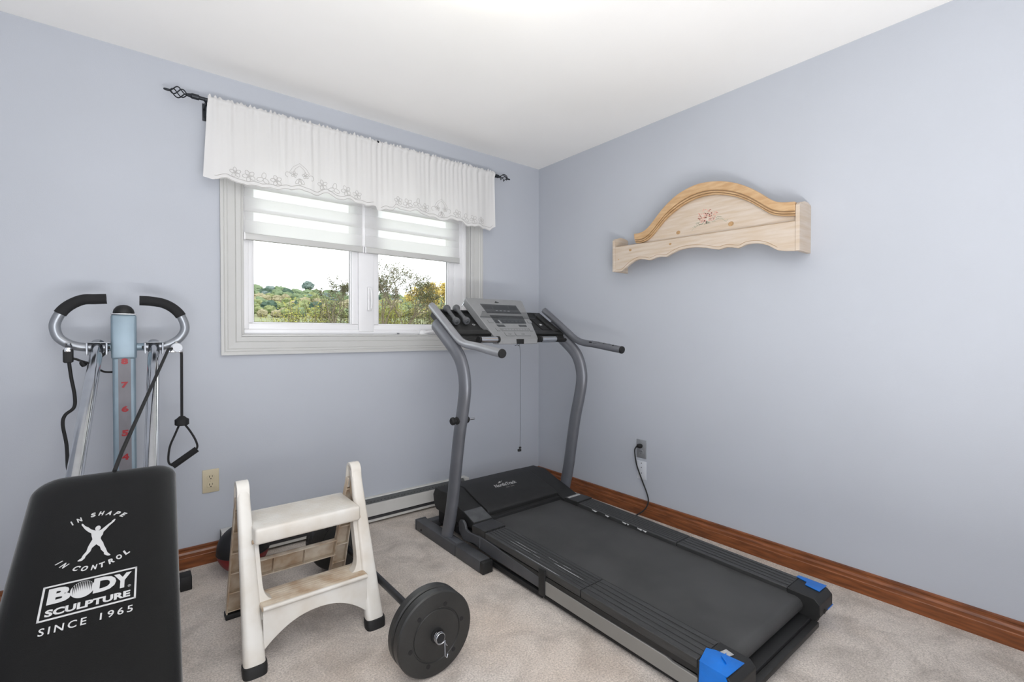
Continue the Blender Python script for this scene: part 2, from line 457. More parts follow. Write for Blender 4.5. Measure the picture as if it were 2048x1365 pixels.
# roller blinds with alternating sheer and solid bands
def blind(x0, x1, phase, which):
    b = thing('roller_blind', ((x0 + x1) / 2, .02, 1.65), which, 'blind')
    zb = 1.668
    edges = [zb]
    z = zb; kinds = []
    solid = True
    first = True
    while z < 2.08:
        h = (phase if first else (.076 if solid else .046)); first = False
        z2 = min(z + h, 2.08); edges.append(z2); kinds.append(solid); z = z2; solid = not solid
    for k, s in enumerate(kinds):
        MB().box(x0 + .004, x1 - .004, .0215, .0228, edges[k], edges[k + 1]).build('solid_band' if s else 'sheer_band', m_opaque if s else m_sheer, b)
    # rear layer of the looped fabric (slightly offset bands)
    for k, s in enumerate(kinds):
        if s and k: MB().box(x0 + .006, x1 - .006, .030, .0312, edges[k], edges[k] + .022).build('rear_band', m_opaque, b)
    MB().box(x0, x1, .010, .034, 1.636, 1.671, .005, 3).build('bottom_rail', m_white, b)
    for xe in (x0 - .0015, x1 - .006): MB().box(xe, xe + .0075, .008, .036, 1.634, 1.673, .002).build('rail_end_cap', m_vinyl, b)
    MB().box(x0, x1, .006, .045, 2.06, 2.115, .006).build('cassette', m_vinyl, b)
    return b
blind(-2.046, -1.409, .072, 'white banded roller blind over the left half of the window')
blind(-1.400, -.722, .074, 'white banded roller blind over the right half of the window')

# ---------------------------------------------------------------- curtain rod and valances
RY, RZ = -.08, 2.268
rod = thing('curtain_rod', (-1.37, 0, RZ), 'black iron curtain rod with twisted basket finials above the window', 'curtain rod')
MB().tube([(-2.25, RY, RZ), (-.47, RY, RZ)], .0085, 14).build('rod', m_iron, rod)
def finial(x0, sgn, sc=1.0):
    mb = MB()
    P = lambda d, r=0, a=0: (x0 + sgn * d, RY + r * math.cos(a), RZ + r * math.sin(a))
    mb.lathe([(.0085, 0), (.0125, .002), (.0125, .03), (.0095, .034), (.0065, .05)], (x0, RY, RZ), (sgn, 0, 0), 14)
    for k in range(4):
        path = []
        for i in range(17):
            t = i / 16; r = .021 * math.sin(PI * t) ** .8 + .003
            path.append(P(.05 + .062 * t, r, k * PI / 2 + t * PI * 1.05))
        mb.tube(path, .0027, 6)
    mb.lathe([(.003, .108), (.0055, .112), (.0055, .132), (.0035, .138), (0, .139)], (x0, RY, RZ), (sgn, 0, 0), 12)
    return mb.build('finial', m_iron, rod)
finial(-2.245, -1); finial(-.492, 1)
for x in (-2.218, -1.362, -.506):
    mb = MB()
    mb.box(x - .008, x + .008, -.004, 0, RZ - .075, RZ + .01, .0015)
    mb.box(x - .005, x + .005, RY + .005, 0, RZ - .022, RZ - .012, .001)
    pts = [(x, RY + .011 * math.cos(a), RZ + .011 * math.sin(a)) for a in [PI * (.0 - 1.0 * i / 10) for i in range(11)]]
    mb.tube(pts, .003, 6, ra=.008, rb=.0025, ref=(1, 0, 0))
    if abs(x + 1.362) > .1: mb.lathe([(0, 0), (.004, 0), (.003, .003), (0, .004)], (x, -.004, RZ - .055), (0, -1, 0), 10)
    else: mb.lathe([(0, -.006), (.009, -.004), (.009, .008), (.0, .01)], (x, RY - .012, RZ + .008), (0, 0, 1), 12)
    mb.build('bracket', m_iron, rod)

hem = [(-2.235, 1.897), (-2.225, 1.888), (-2.181, 1.884), (-2.135, 1.896), (-2.079, 1.882), (-2.019, 1.884), (-1.96, 1.884), (-1.913, 1.886), (-1.85, 1.900), (-1.79, 1.906), (-1.728, 1.890), (-1.651, 1.918), (-1.602, 1.887), (-1.534, 1.902), (-1.48, 1.888), (-1.423, 1.885), (-1.38, 1.893),
       (-1.365, 1.872), (-1.349, 1.870), (-1.31, 1.885), (-1.273, 1.882), (-1.25, 1.905), (-1.188, 1.893), (-1.12, 1.905), (-1.061, 1.888), (-1.0, 1.886), (-.926, 1.872), (-.86, 1.896), (-.798, 1.890), (-.733, 1.864), (-.69, 1.872), (-.648, 1.876), (-.6, 1.868), (-.553, 1.866), (-.505, 1.892)]
def hem_z(x):
    for (a, za), (b, zb) in zip(hem, hem[1:]):
        if a <= x <= b:
            t = (x - a) / (b - a)
            u = t * t * (3 - 2 * t)
            return za + (zb - za) * u + .0055 * abs(math.sin(x * 46))
    return hem[0][1] if x < hem[0][0] else hem[-1][1]
rnd = random.Random(3)
FOLDS = [(rnd.uniform(14, 46), rnd.uniform(0, 6.28), rnd.uniform(.3, 1)) for _ in range(7)]
PLE = [(rnd.uniform(90, 230), rnd.uniform(0, 6.28), rnd.uniform(.3, 1)) for _ in range(8)]
def cur_y(x, z):
    t = max(0, min(1, (RZ - .02 - z) / .36))
    f = sum(a * math.sin(k * x + p + .8 * math.sin(3 * x)) for k, p, a in FOLDS) / 3.2
    g = sum(a * math.sin(k * x + p) for k, p, a in PLE) / 3.0
    bulge = .012 * math.exp(-((z - RZ) / .014) ** 2)
    return RY - .012 - bulge - f * .016 * (t ** .7) - g * (.0042 * (1 - t) ** 1.5 + .0008) - .012 * t
def valance(x0, x1, label, flip):
    v = thing('valance', ((x0 + x1) / 2, RY, 1.88), label, 'valance', None)
    nx = int((x1 - x0) / .0035); 
    bm = bmesh.new(); rows = []
    zt = [(RZ + .019), RZ + .012, RZ + .006, RZ, RZ - .006, RZ - .012, RZ - .02]
    for i in range(nx + 1):
        t = i / nx; x = x0 + (x1 - x0) * t
        hz = hem_z(x)
        col = []
        zs = zt + [RZ - .02 + (hz - (RZ - .02)) * (k / 22) for k in range(1, 23)]
        for k, z in enumerate(zs):
            dz = 0
            if k == 0: dz = .006 * math.sin(x * 210) * math.sin(x * 77 + 1) + .004 * math.sin(x * 333)
            tt = max(0, (RZ - z) / .38)
            # side edges flare a little outwards towards the hem
            dx = 0
            if x < -2.15: dx = -.022 * tt * (1 - (x + 2.213) / .06 if x > -2.213 else 1)
            px = x + dx
            y = cur_y(x, z)
            if k == 0: y += .006 * math.sin(x * 260)
            col.append(bm.verts.new((px, y, z + dz)))
        rows.append(col)
    for i in range(nx):
        for k in range(len(zt) + 21):
            bm.faces.new((rows[i][k], rows[i][k + 1], rows[i + 1][k + 1], rows[i + 1][k]))
    mb = MB(); mb.bm.free(); mb.bm = bm
    mb.build('fabric', m_curtain, v, ang=180, recalc=False)
    # embroidery: double scallop line along the hem, blossoms and leaves
    em = MB()
    def lay(pts, r=.0014):
        em.tube([(x, cur_y(x, z) - .0015, z) for x, z in pts], r, 5)
    xs0, xs1 = x0 + .02, x1 - .02
    def line(off, r):
        pts = []; x = xs0
        while x <= xs1:
            pts.append((x, hem_z(x) + off)); x += .006
        lay(pts, r)
    line(.003, .0013); line(.021, .0015)
    def petal(cx, cz, ang, l, w):
        pts = []
        for i in range(13):
            a = 2 * PI * i / 12
            px, pz = l / 2 + l / 2 * math.cos(a), w / 2 * math.sin(a)
            pts.append((cx + px * math.cos(ang) - pz * math.sin(ang), cz + px * math.sin(ang) + pz * math.cos(ang)))
        lay(pts, .0012)
    def flower(cx, cz, s, n=5, rot=0):
        for k in range(n): petal(cx, cz, rot + 2 * PI * k / n, s, s * .62)
    c = (x0 + x1) / 2 + (.0 if flip else -.01)
    for cx, s in ((c - .30, .026), (c - .24, .030), (c - .175, .032), (c - .115, .028), (c + .12, .028), (c + .18, .032), (c + .245, .030), (c + .31, .026)):
        flower(cx, hem_z(cx) + .048, s, 3 if s > .03 else 5, .6 + s * 90)
    for a in (-2.2, -1.57, -.95): petal(c, hem_z(c) + .058, a, .034, .015)
    flower(c - .028, hem_z(c) + .078, .017, 5, .2); flower(c + .028, hem_z(c) + .078, .017, 5, .5)
    lay([(c - .05, hem_z(c) + .088), (c - .03, hem_z(c) + .118), (c, hem_z(c) + .14), (c + .03, hem_z(c) + .118), (c + .05, hem_z(c) + .088)], .001)
    lay([(c - .032, hem_z(c) + .09), (c - .02, hem_z(c) + .11), (c, hem_z(c) + .127), (c + .02, hem_z(c) + .11), (c + .032, hem_z(c) + .09)], .001)
    for sx in (-1, 1):
        pts = []
        for i in range(15):
            a = -PI / 2 + i / 14 * 4.2; r = .012 + .003 * i / 14
            pts.append((c + sx * (.058 + r * math.cos(a)), hem_z(c) + .07 + r * math.sin(a)))
        lay(pts, .0012)
    em.build('embroidery', m_embroid, v)
valance(-2.213, -1.3685, 'left panel of the white embroidered cotton valance on the curtain rod', False)
valance(-1.3680, -.505, 'right panel of the white embroidered cotton valance on the curtain rod', True)

# ---------------------------------------------------------------- ceiling lamp
LX, LY = -1.512, -1.492
lamp = thing('ceiling_lamp', (LX, LY, H), 'frosted glass bowl ceiling lamp with a small metal finial, at the top edge', 'lamp')
mb = MB(); mb.lathe([(0, 0), (.085, 0), (.085, -.012), (.06, -.022), (0, -.022)], (LX, LY, H), (0, 0, 1), 36); mb.build('ceiling_pan', m_white, lamp)
m_bowl = M('frosted_lamp_glass', (250, 250, 240), 0.35, emit=(255, 252, 240), estr=4.6)
mb = MB()
prof = [(.178 * math.cos(a) if a < PI / 2 - .01 else 0, -.038 - .082 * math.sin(a)) for a in [i / 14 * PI / 2 for i in range(15)]]
mb.lathe([(.172, -.036)] + prof, (LX, LY, H), (0, 0, 1), 48); mb.build('glass_bowl', m_bowl, lamp, ang=60)
mb = MB(); mb.lathe([(0, -.115), (.010, -.117), (.011, -.122), (.006, -.126), (.008, -.132), (.005, -.140), (0, -.142)], (LX, LY, H), (0, 0, 1), 20)
mb.build('finial', m_steel, lamp)
for k in range(3):
    a = 2 * PI * k / 3 + .4
    MB().tube([(LX + .08 * math.cos(a), LY + .08 * math.sin(a), H - .012), (LX + .174 * math.cos(a), LY + .174 * math.sin(a), H - .036)], .004, 8).build('bowl_clip', m_steel, lamp)

# ---------------------------------------------------------------- baseboard heater
ht = thing('baseboard_heater', (-1.43, 0, 0), 'white electric baseboard heater under the window', 'heater')
HX0, HX1 = -2.165, -.70
hp = [(0, .012), (-.052, .012), (-.058, .016), (-.058, .030), (-.050, .032), (-.050, .046), (-.060, .050), (-.060, .120), (-.056, .126), (-.036, .126), (-.030, .146), (-.022, .152), (0, .152)]
MB().prism([(HX0, y, z) for y, z in hp], (HX1 - HX0, 0, 0)).build('cabinet', m_heater, ht, ang=20)
mb = MB(); mb.prism([(HX0 + .2, -.0612, .127), (HX0 + .2, -.037, .1275), (HX0 + .2, -.031, .148), (HX0 + .2, -.034, .149), ], (HX1 - HX0 - .21, 0, 0))
mb.build('outlet_grille', m_grille, ht)
mb = MB()
x = HX0 + .26
while x < HX1 - .05:
    mb.box(x, x + .006, -.0535, -.047, .134, .1365, .0); x += .022
mb.xform(Matrix.Translation((0, 0, 0))).build('vent_hole', m_slot, ht, kind='stuff')
MB().box(HX0 + .2, HX1 - .01, -.0598, -.050, .031, .045).build('inlet_slot', m_slot, ht)
for xa, xb in ((HX0, HX0 + .19), (HX1 - .03, HX1)):
    MB().box(xa, xb, -.064, -.001, .006, .155, .003).build('end_cover', m_heater, ht)

# ---------------------------------------------------------------- wall plates
def duplex(o, ex, n, cx_, cz_, mat, label, recept=2):
    """ex: unit vector along the wall, n: wall normal"""
    t = thing('power_outlet', o, label, 'outlet')
    ex, n, o = Vector(ex), Vector(n), Vector(o); up = Vector((0, 0, 1))
    F = frame_mat(o, ex, up, n)
    MB().box(-.0355, .0355, -.0575, .0575, 0, .006, .0025, 2).xform(F).build('cover_plate', mat, t)
    for s in (.0195, -.0195)[:recept]:
        mb = MB(); poly = []
        for i in range(28):
            a = 2 * PI * i / 28
            poly.append((max(-.0165, min(.0165, .0185 * math.cos(a))), s + .0145 * math.sin(a), .004))
        mb.prism(poly, (0, 0, .0045)); f = mb.xform(F).build('receptacle', mat, t, bevel=.0008)
        mb = MB(); mb.box(-.0075, -.0050, s - .001, s + .0085, .0075, .0088); mb.box(.0052, .0074, s, s + .0085, .0075, .0088)
        mb.lathe([(0, 0), (.0026, 0), (.0026, .0013), (0, .0013)], (0, s - .0075, .0075), (0, 0, 1), 12)
        mb.xform(F).build('slot', m_blackm, f)
    MB().lathe([(0, .006), (.003, .006), (.002, .0075), (0, .0078)], (0, 0, 0), (0, 0, 1), 12).xform(F).build('screw', mat, t)
    return t
duplex((-2.203, 0, .407), (1, 0, 0), (0, -1, 0), 0, 0, m_beige, 'beige double power outlet on the window wall beside the step stool')
ot = duplex((0, -.973, .418), (0, -1, 0), (-1, 0, 0), 0, 0, m_greypl, 'grey power outlet with a black plug on the right wall')
t = thing('jack_plate', (0, -.975, .283), 'white blank jack plate with four screws below the grey outlet', 'wall plate')
F = frame_mat((0, -.975, .283), (0, -1, 0), (0, 0, 1), (-1, 0, 0))
MB().box(-.0355, .0355, -.0575, .0575, 0, .005, .0025, 2).xform(F).build('cover_plate', m_whitepl, t)
for s in (.045, .018, -.018, -.045):
    MB().lathe([(0, .004), (.0034, .004), (.003, .0065), (0, .0068)], (0, s, 0), (0, 0, 1), 12).xform(F).build('screw', m_blackm, t)

# ---------------------------------------------------------------- pine wall shelf
sh = thing('wall_shelf', (0, -1.385, 1.53), 'pale pine wall shelf with an arched honey coloured crown and flower print', 'shelf')
SD = .13
def rotfix(y): return 0.0
low = [(-.863, 1.533), (-.912, 1.532), (-.946, 1.552), (-.975, 1.570), (-1.004, 1.583), (-1.029, 1.590), (-1.053, 1.591), (-1.085, 1.585), (-1.116, 1.576), (-1.139, 1.580), (-1.162, 1.587), (-1.196, 1.587), (-1.229, 1.581), (-1.264, 1.596), (-1.307, 1.609), (-1.361, 1.613), (-1.407, 1.610), (-1.471, 1.598), (-1.509, 1.586), (-1.539, 1.579), (-1.557, 1.583), (-1.580, 1.585), (-1.609, 1.580), (-1.638, 1.572), (-1.655, 1.577), (-1.677, 1.585), (-1.704, 1.585), (-1.731, 1.582), (-1.757, 1.575), (-1.783, 1.563), (-1.823, 1.536), (-1.853, 1.528), (-1.902, 1.522)]
poly = [(-SD, y, z) for y, z in low] + [(-SD, -1.902, 1.659), (-SD, -.863, 1.689)]
MB().prism(poly, (.018, 0, 0)).build('front_board', m_pine, sh, bevel=.0015)
# routed line parallel to the scalloped edge
mb = MB(); gl = [(-SD - .0006, y, z + .014) for y, z in low if -1.845 < y < -.885]
gl = [(-SD - .0006, -.873, 1.548)] + gl
mb.tube(catmull(gl, 2), .0010, 5); mb.build('routed_groove', m_pine_edge, sh)
# end brackets
for y0, y1, zb, zt in ((-.863, -.845, 1.535, 1.742), (-1.919, -1.901, 1.522, 1.743)):
    pr = [(-SD - .004, y0, zb), (-SD - .004, y0, zt - .012), (-SD + .008, y0, zt), (-SD + .055, y0, zt + .012), (-SD + .095, y0, zt + .012), (-.004, y0, zt + .004), (0, y0, zt - .002), (0, y0, zb)]
    MB().prism(pr, (0, y1 - y0, 0)).build('end_bracket', m_pine, sh, bevel=.0015)
# arched panel and moulding
archo = [(-1.009, 1.747), (-1.045, 1.745), (-1.077, 1.751), (-1.108, 1.767), (-1.139, 1.794), (-1.184, 1.837), (-1.228, 1.873), (-1.299, 1.915), (-1.387, 1.940), (-1.464, 1.942), (-1.550, 1.926), (-1.631, 1.895), (-1.698, 1.855), (-1.751, 1.813), (-1.782, 1.786), (-1.815, 1.764), (-1.850, 1.752), (-1.900, 1.745)]
archi = [(-1.014, 1.695), (-1.050, 1.689), (-1.080, 1.692), (-1.109, 1.704), (-1.139, 1.725), (-1.184, 1.766), (-1.228, 1.803), (-1.299, 1.842), (-1.372, 1.867), (-1.450, 1.876), (-1.526, 1.867), (-1.614, 1.837), (-1.682, 1.798), (-1.736, 1.757), (-1.765, 1.733), (-1.795, 1.711), (-1.835, 1.695), (-1.900, 1.683)]
ao = [(p.x, p.y) for p in catmull([(a, b, 0) for a, b in archo], 4)]
ai = [(p.x, p.y) for p in catmull([(a, b, 0) for a, b in archi], 4)]
xa = -.118
pan = [(xa + .006, y, z) for y, z in ao] + [(xa + .006, -1.900, 1.645), (xa + .006, -1.009, 1.655)]
MB().prism(pan, (.014, 0, 0)).build('arched_panel', m_pine, sh)
def between(k): return [(o_[0] + (i_[0] - o_[0]) * k, o_[1] + (i_[1] - o_[1]) * k) for o_, i_ in zip(ao, ai)]
def bandp(k0, k1, x0, x1):
    a, b = between(k0), between(k1)
    return MB().band([(x0, y, z) for y, z in a], [(x0, y, z) for y, z in b], (x1 - x0, 0, 0))
bandp(-.04, .66, xa - .020, xa + .022).build('crown_moulding', m_honey, sh, bevel=.005, bseg=3)
bandp(.66, .72, xa - .010, xa + .006).build('crown_groove', m_pine_edge, sh)
bandp(.72, .84, xa - .016, xa + .006).build('crown_bead', m_honey, sh, bevel=.003)
bandp(.84, .88, xa - .006, xa + .006).build('crown_groove', m_pine_edge, sh)
bandp(.88, 1.0, xa - .011, xa + .006).build('crown_bead', m_honey, sh, bevel=.003)
MB().box(-SD + .02, 0, -1.902, -.863, 1.640, 1.652, .001).build('shelf_board', m_pine, sh)
MB().prism([(-SD + .0005, -.864, 1.6892), (-SD + .0005, -1.901, 1.6592), (-SD + .0005, -1.901, 1.6606), (-SD + .0005, -.864, 1.6906)], (.014, 0, 0)).build('joint_shadow_line', m_pine_edge, sh)  # darker strip paints the shadow gap along the joint
# painted flower spray and knots
fx = xa + .0052
def petal_poly(mb, cy, cz, ang, l, w):
    pts = []
    for i in range(8):
        a = 2 * PI * i / 8
        u, v = l / 2 + l / 2 * math.cos(a), w / 2 * math.sin(a)
        pts.append((fx, cy - (u * math.cos(ang) - v * math.sin(ang)), cz + u * math.sin(ang) + v * math.cos(ang)))
    mb.quad(pts)
rf = random.Random(11); mb = MB()
for k in range(95):
    a = rf.uniform(0, 2 * PI); r = rf.uniform(0, 1) ** .6
    dy, dz = r * .056 * math.cos(a), r * .034 * math.sin(a)
    cy, cz = -1.462 - dy, 1.772 + dz - .004 * (dy / .056) ** 2
    petal_poly(mb, cy, cz, rf.uniform(0, 6.28), rf.uniform(.006, .011), rf.uniform(.003, .006))
mb.build('rose_print', m_rose, sh, kind='stuff')
fx = xa + .0056; mb = MB()
for sgn, n, L_ in ((-1, 16, .078), (1, 16, .105)):
    for k in range(n):
        t = (k + 1) / n
        cy = -1.462 - sgn * t * L_; cz = 1.733 + .016 * math.sin(t * 2.6) - .016 * t
        if sgn < 0: cz -= .012 * t
        petal_poly(mb, cy, cz, (0 if sgn > 0 else PI) + rf.choice((-.7, .6)) + rf.uniform(-.2, .2), .012, .0035)
        if t < .75: petal_poly(mb, cy, cz + .014, (0 if sgn > 0 else PI) + rf.uniform(-.6, .9), .012, .0035)
for k in range(9): petal_poly(mb, -1.455 - k * .002, 1.728, PI / 2 + rf.uniform(-.8, .8), .018, .003)
mb.build('leaf_print', m_leafp, sh, kind='stuff')
mb = MB()
for y, z, r, xx in ((-1.592, 1.705, .015, xa + .005), (-1.293, 1.711, .013, xa + .005), (-1.254, 1.651, .008, -SD - .0006), (-.979, 1.655, .010, -SD - .0006), (-.89, 1.608, .004, -SD - .0006)):
    mb.quad([(xx, y + r * math.cos(a), z + r * .8 * math.sin(a)) for a in [2 * PI * i / 14 for i in range(14)]])
mb.build('wood_knots', m_knot, sh, kind='stuff')

# ---------------------------------------------------------------- treadmill
TC = -.745
tm = thing('treadmill', (TC, -1.2, 0), 'black and grey treadmill with curved uprights and blue tape on its rear caps', 'treadmill')
XO0, XO1 = -1.150, -.360
# base feet, with raised label panel on the visible one
for x0, x1, vis in ((-1.224, -1.160, True), (-.358, -.294, False)):
    f = MB().box(x0, x1, -.72, -.30, 0, .060, .004).build('base_foot', m_grey_d, tm)
    MB().box(x0 + .001, x1 - .001, -.940, -.722, 0, .060, .005).build('foot_extension', m_grey_d, f)
    MB().box(x0 + .002, x1 - .002, -.968, -.941, 0, .058, .005).build('foot_cap', m_black, f)
    MB().box(x0 - .001, x1 + .002, -.300, -.285, 0, .062, .004).build('foot_cap', m_grey_d, f)
    if vis:
        MB().box(x0 + .016, x1 - .012, -.712, -.60, .060, .0615, .0005).build('warning_label', m_grey, f)
        MB().lathe([(0, 0), (.006, 0), (.006, .003), (0, .003)], (x0 + .0005, -.36, .02), (-1, 0, 0), 12).build('bolt', m_blackm, f)
MB().box(-1.16, -.358, -.345, -.295, .005, .050, .004).build('cross_member', m_grey_d, tm)
# uprights (elliptical tubes in the side planes)
upath = [(-.586, .05), (-.622, .165), (-.655, .30), (-.683, .46), (-.713, .62), (-.745, .745), (-.766, .85), (-.760, .93), (-.728, 1.005), (-.676, 1.058), (-.600, 1.112), (-.530, 1.160), (-.478, 1.195)]
for x in (-1.190, -.330):
    u = MB().tube([(x, y, z) for y, z in upath], .03, 28, ra=.0275, rb=.0395, ref=(1, 0, 0), smoothn=5).build('upright', m_grey, tm, ang=50)
hpath = [(-.425, 1.302), (-.518, 1.242), (-.622, 1.172), (-.690, 1.126), (-.735, 1.102), (-.790, 1.088), (-.879, 1.079), (-.982, 1.064), (-1.072, 1.052)]
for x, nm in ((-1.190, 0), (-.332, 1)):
    h = MB().tube([(x, y, z) for y, z in hpath], .0205, 24, ref=(1, 0, 0), smoothn=5).build('handrail', m_grey if nm else M('window_lit_handrail', (150, 151, 155), .3, metal=.4, var=.08), tm, ang=50)  # lighter silver on the left rail paints in its window glare
    d = Vector((0, -.090, -.012)).normalized(); e = Vector((x, -1.072, 1.052))
    MB().lathe([(0, 0), (.0215, 0), (.0215, .006), (.019, .011), (0, .013)], e, d, 24).build('end_cap', m_blackm, h)
    if nm:   # worn paint patches
        pw = MB(); rw = random.Random(5)
        for k in range(16):
            s = rw.choice((rw.uniform(.05, .14), rw.uniform(.05, .3))); a = rw.uniform(.3, 2.6)
            c = Vector((x, -.80 - s, 1.089 - s * .13)); ex = Vector((0, 1, .12)); er = Vector((-math.cos(a), 0, math.sin(a)))
            et = er.cross(ex).normalized(); ww, ll = rw.uniform(.003, .011), rw.uniform(.004, .016)
            pw.quad([c + er * .0207 + ex * ll * math.cos(b) + et * ww * math.sin(b) - er * (.0207 * .5 * (ww * math.sin(b) / .0207) ** 2) for b in [2 * PI * i / 9 for i in range(9)]])
        pw.build('worn_patches', m_blackm, h, kind='stuff')
    # bracket joining upright and handrail
    MB().prism([(x - .012, -.50, 1.215), (x - .012, -.58, 1.165), (x - .012, -.655, 1.110), (x - .012, -.63, 1.095), (x - .012, -.55, 1.14), (x - .012, -.475, 1.19)], (.024, 0, 0)).build('upright_bracket', m_steel if nm == 0 else m_grey, tm)
# knobs on the left upright
kn = MB().lathe([(0, -.02), (.016, -.02), (.020, -.014), (.020, .0), (.013, .004), (.013, .012), (.020, .014), (.020, .026), (.014, .032), (0, .033)], (-1.222, -.735, .700), (-1, 0, 0), 10).build('adjustment_knob', m_blackm, tm, ang=20)
mb = MB(); mb.lathe([(0, 0), (.018, 0), (.019, .008), (.012, .016), (0, .016)], (-1.163, -.735, .700), (1, 0, 0), 18); mb.build('knob_collar', m_blackm, tm)
MB().tube([(-1.147, -.735, .700), (-1.112, -.735, .700)], .0055, 12).build('lock_pin', m_steel, tm)
# console tray (slab with raised rim and front lip)
wv = Vector((0, .225, .135)).normalized(); nv = Vector((0, -wv.z, wv.y))
tp0 = Vector((TC - .0, -.622, 1.150))
def trayp(x, w, n): p = Vector((x, -.622, 1.150)) + wv * w + nv * n; return p
tray = MB()
pr = [trayp(0, -.012, -.012), trayp(0, .262, -.012), trayp(0, .270, -.050), trayp(0, .02, -.060), Vector((0, -.615, 1.092)), Vector((0, -.645, 1.100))]
TX0, TX1 = -1.168, -.352
tray.prism([(TX0, p.y, p.z) for p in pr], (TX1 - TX0, 0, 0))
tr = tray.build('console_tray', m_black, tm, bevel=.003)
def traybox(x0, x1, w0, w1, n0, n1, nm, mat=None, bev=.003):
    F = frame_mat((0, -.622, 1.150), (1, 0, 0), wv, nv)
    return MB().box(x0, x1, w0, w1, n0, n1, bev).xform(F).build(nm, mat or m_black, tr)
for a, b, c_, d_ in ((TX0, TX0 + .012, 0, .262), (TX0, TX1, -.012, .030), (-.412, TX1, 0, .262), (TX0, TX1, .252, .262)):
    traybox(a, b, c_, d_, -.013, .002, 'tray_rim', m_black)
traybox(-.480, -.420, .05, .20, -.0125, -.008, 'accessory_recess', m_blackm, .0)
MB().lathe([(0, 0), (.009, 0), (.009, .001), (0, .001)], trayp(-.972, .108, -.011), nv, 20).build('logo_sticker', m_print, tr)
MB().lathe([(0, .0011), (.005, .0011), (.005, .0016), (0, .0016)], trayp(-.972, .108, -.011), nv, 20).build('sticker_mark', m_disp, tr)
mb = MB(); mb.quad([trayp(-.462, .105, -.0075), trayp(-.437, .11, -.0075), trayp(-.440, .125, -.0075), trayp(-.455, .128, -.0075)]); mb.build('paper_scrap', m_print, tr)
# pulse bars
for xa_, xb_ in ((-1.045, -.905), (-.600, -.452)):
    p = MB().tube([(xa_ + .012, -.674, 1.112), (xb_ - .012, -.674, 1.112)], .0165, 20).build('pulse_grip', m_chrome, tm)
    for e in (xa_, xb_ - .014):
        MB().tube([(e, -.674, 1.112), (e + .014, -.674, 1.112)], .0185, 20).build('grip_collar', m_blackm, p)
MB().tube([(-1.17, -.645, 1.105), (-.35, -.645, 1.105)], .012, 16).build('cross_tube', m_blackm, tm)
# console housing on its own slanted plane
PC = -.760; pv = Vector((0, .225, .243)).normalized(); pn = Vector((0, -pv.z, pv.y))
def pp(u, w, n=0): return Vector((PC + u, -.665, 1.115)) + pv * w + pn * n
hs = MB()
out2 = [(-.150, -.002), (.155, -.002), (.160, .004), (.217, .322), (.208, .334), (-.212, .331), (-.2205, .322), (-.156, .004)]
hs.prism([pp(u, w, 0) for u, w in out2], pn * -.045)
con = hs.build('console', m_console, tm, bevel=.004, bseg=3)
mb = MB(); chin = [pp(-.152, .004), pp(.158, .004)]
mb.prism([(PC - .150, -.667, 1.117), (PC - .142, -.672, 1.084), (PC + .146, -.672, 1.084), (PC + .156, -.667, 1.117)], (0, .05, .0))
mb.build('console_chin', m_console, con, bevel=.004)
MB().box(PC - .013, PC + .040, -.6745, -.66, 1.084, 1.113, .002).build('key_slot', m_blackm, con)
mb = MB(); mb.prism([pp(-.235, .296, -.035), pp(-.206, .333, -.002), pp(-.206, .333, -.006), pp(-.235, .30, -.045)], (.004, 0, 0)); mb.build('side_trim', m_steel, con)
def plate(quad, n, nm, mat, par=con, h=.0012):
    return MB().prism([pp(u, w, n) for u, w in quad], pn * h).build(nm, mat, par)
plate([(-.134, .281), (.139, .281), (.144, .207), (-.118, .205)], 0, 'upper_display', m_disp)
plate([(-.121, .268), (-.057, .269), (-.059, .240), (-.114, .239)], .0012, 'readout_window', m_disp2, h=.0005)
plate([(-.051, .268), (.067, .270), (.066, .238), (-.053, .238)], .0012, 'readout_window', m_disp2, h=.0005)
plate([(.074, .271), (.135, .271), (.134, .240), (.069, .239)], .0012, 'readout_window', m_disp2, h=.0005)
for k in range(4): plate([(-.045 + k * .03, .229), (-.030 + k * .03, .229), (-.030 + k * .03, .225), (-.045 + k * .03, .225)], .0012, 'indicator_mark', m_console, h=.0005)
plate([(-.109, .187), (.141, .187), (.136, .123), (-.098, .121)], 0, 'lower_display', m_disp)
plate([(-.072, .150), (-.060, .150), (-.052, .122), (-.064, .122)], .0012, 'divider_stripe', m_console, h=.0006)
plate([(-.098, .148), (-.073, .148), (-.067, .124), (-.090, .124)], .0012, 'heart_button', m_disp2, h=.0006)
plate([(-.050, .148), (.126, .148), (.122, .126), (-.042, .126)], .0012, 'program_button_row', m_disp2, h=.0006)
for k in range(5): plate([(-.035 + k * .03, .142), (-.018 + k * .03, .142), (-.018 + k * .03, .132), (-.035 + k * .03, .132)], .0018, 'program_button', m_disp, h=.0006)
plate([(-.100, .111), (-.045, .111), (-.039, .094), (-.092, .094)], 0, 'label_slot', m_disp)
plate([(.066, .112), (.127, .112), (.125, .096), (.068, .096)], 0, 'label_slot', m_disp)
plate([(-.092, .082), (.123, .082), (.120, .060), (-.082, .060)], 0, 'speed_scale', M('mid_grey_panel', (118, 119, 120), .35, var=.1, vscale=60))
for k in range(9): plate([(-.070 + k * .021, .077), (-.054 + k * .021, .077), (-.053 + k * .021, .066), (-.068 + k * .021, .066)], .0012, 'speed_button', m_console, h=.0008)
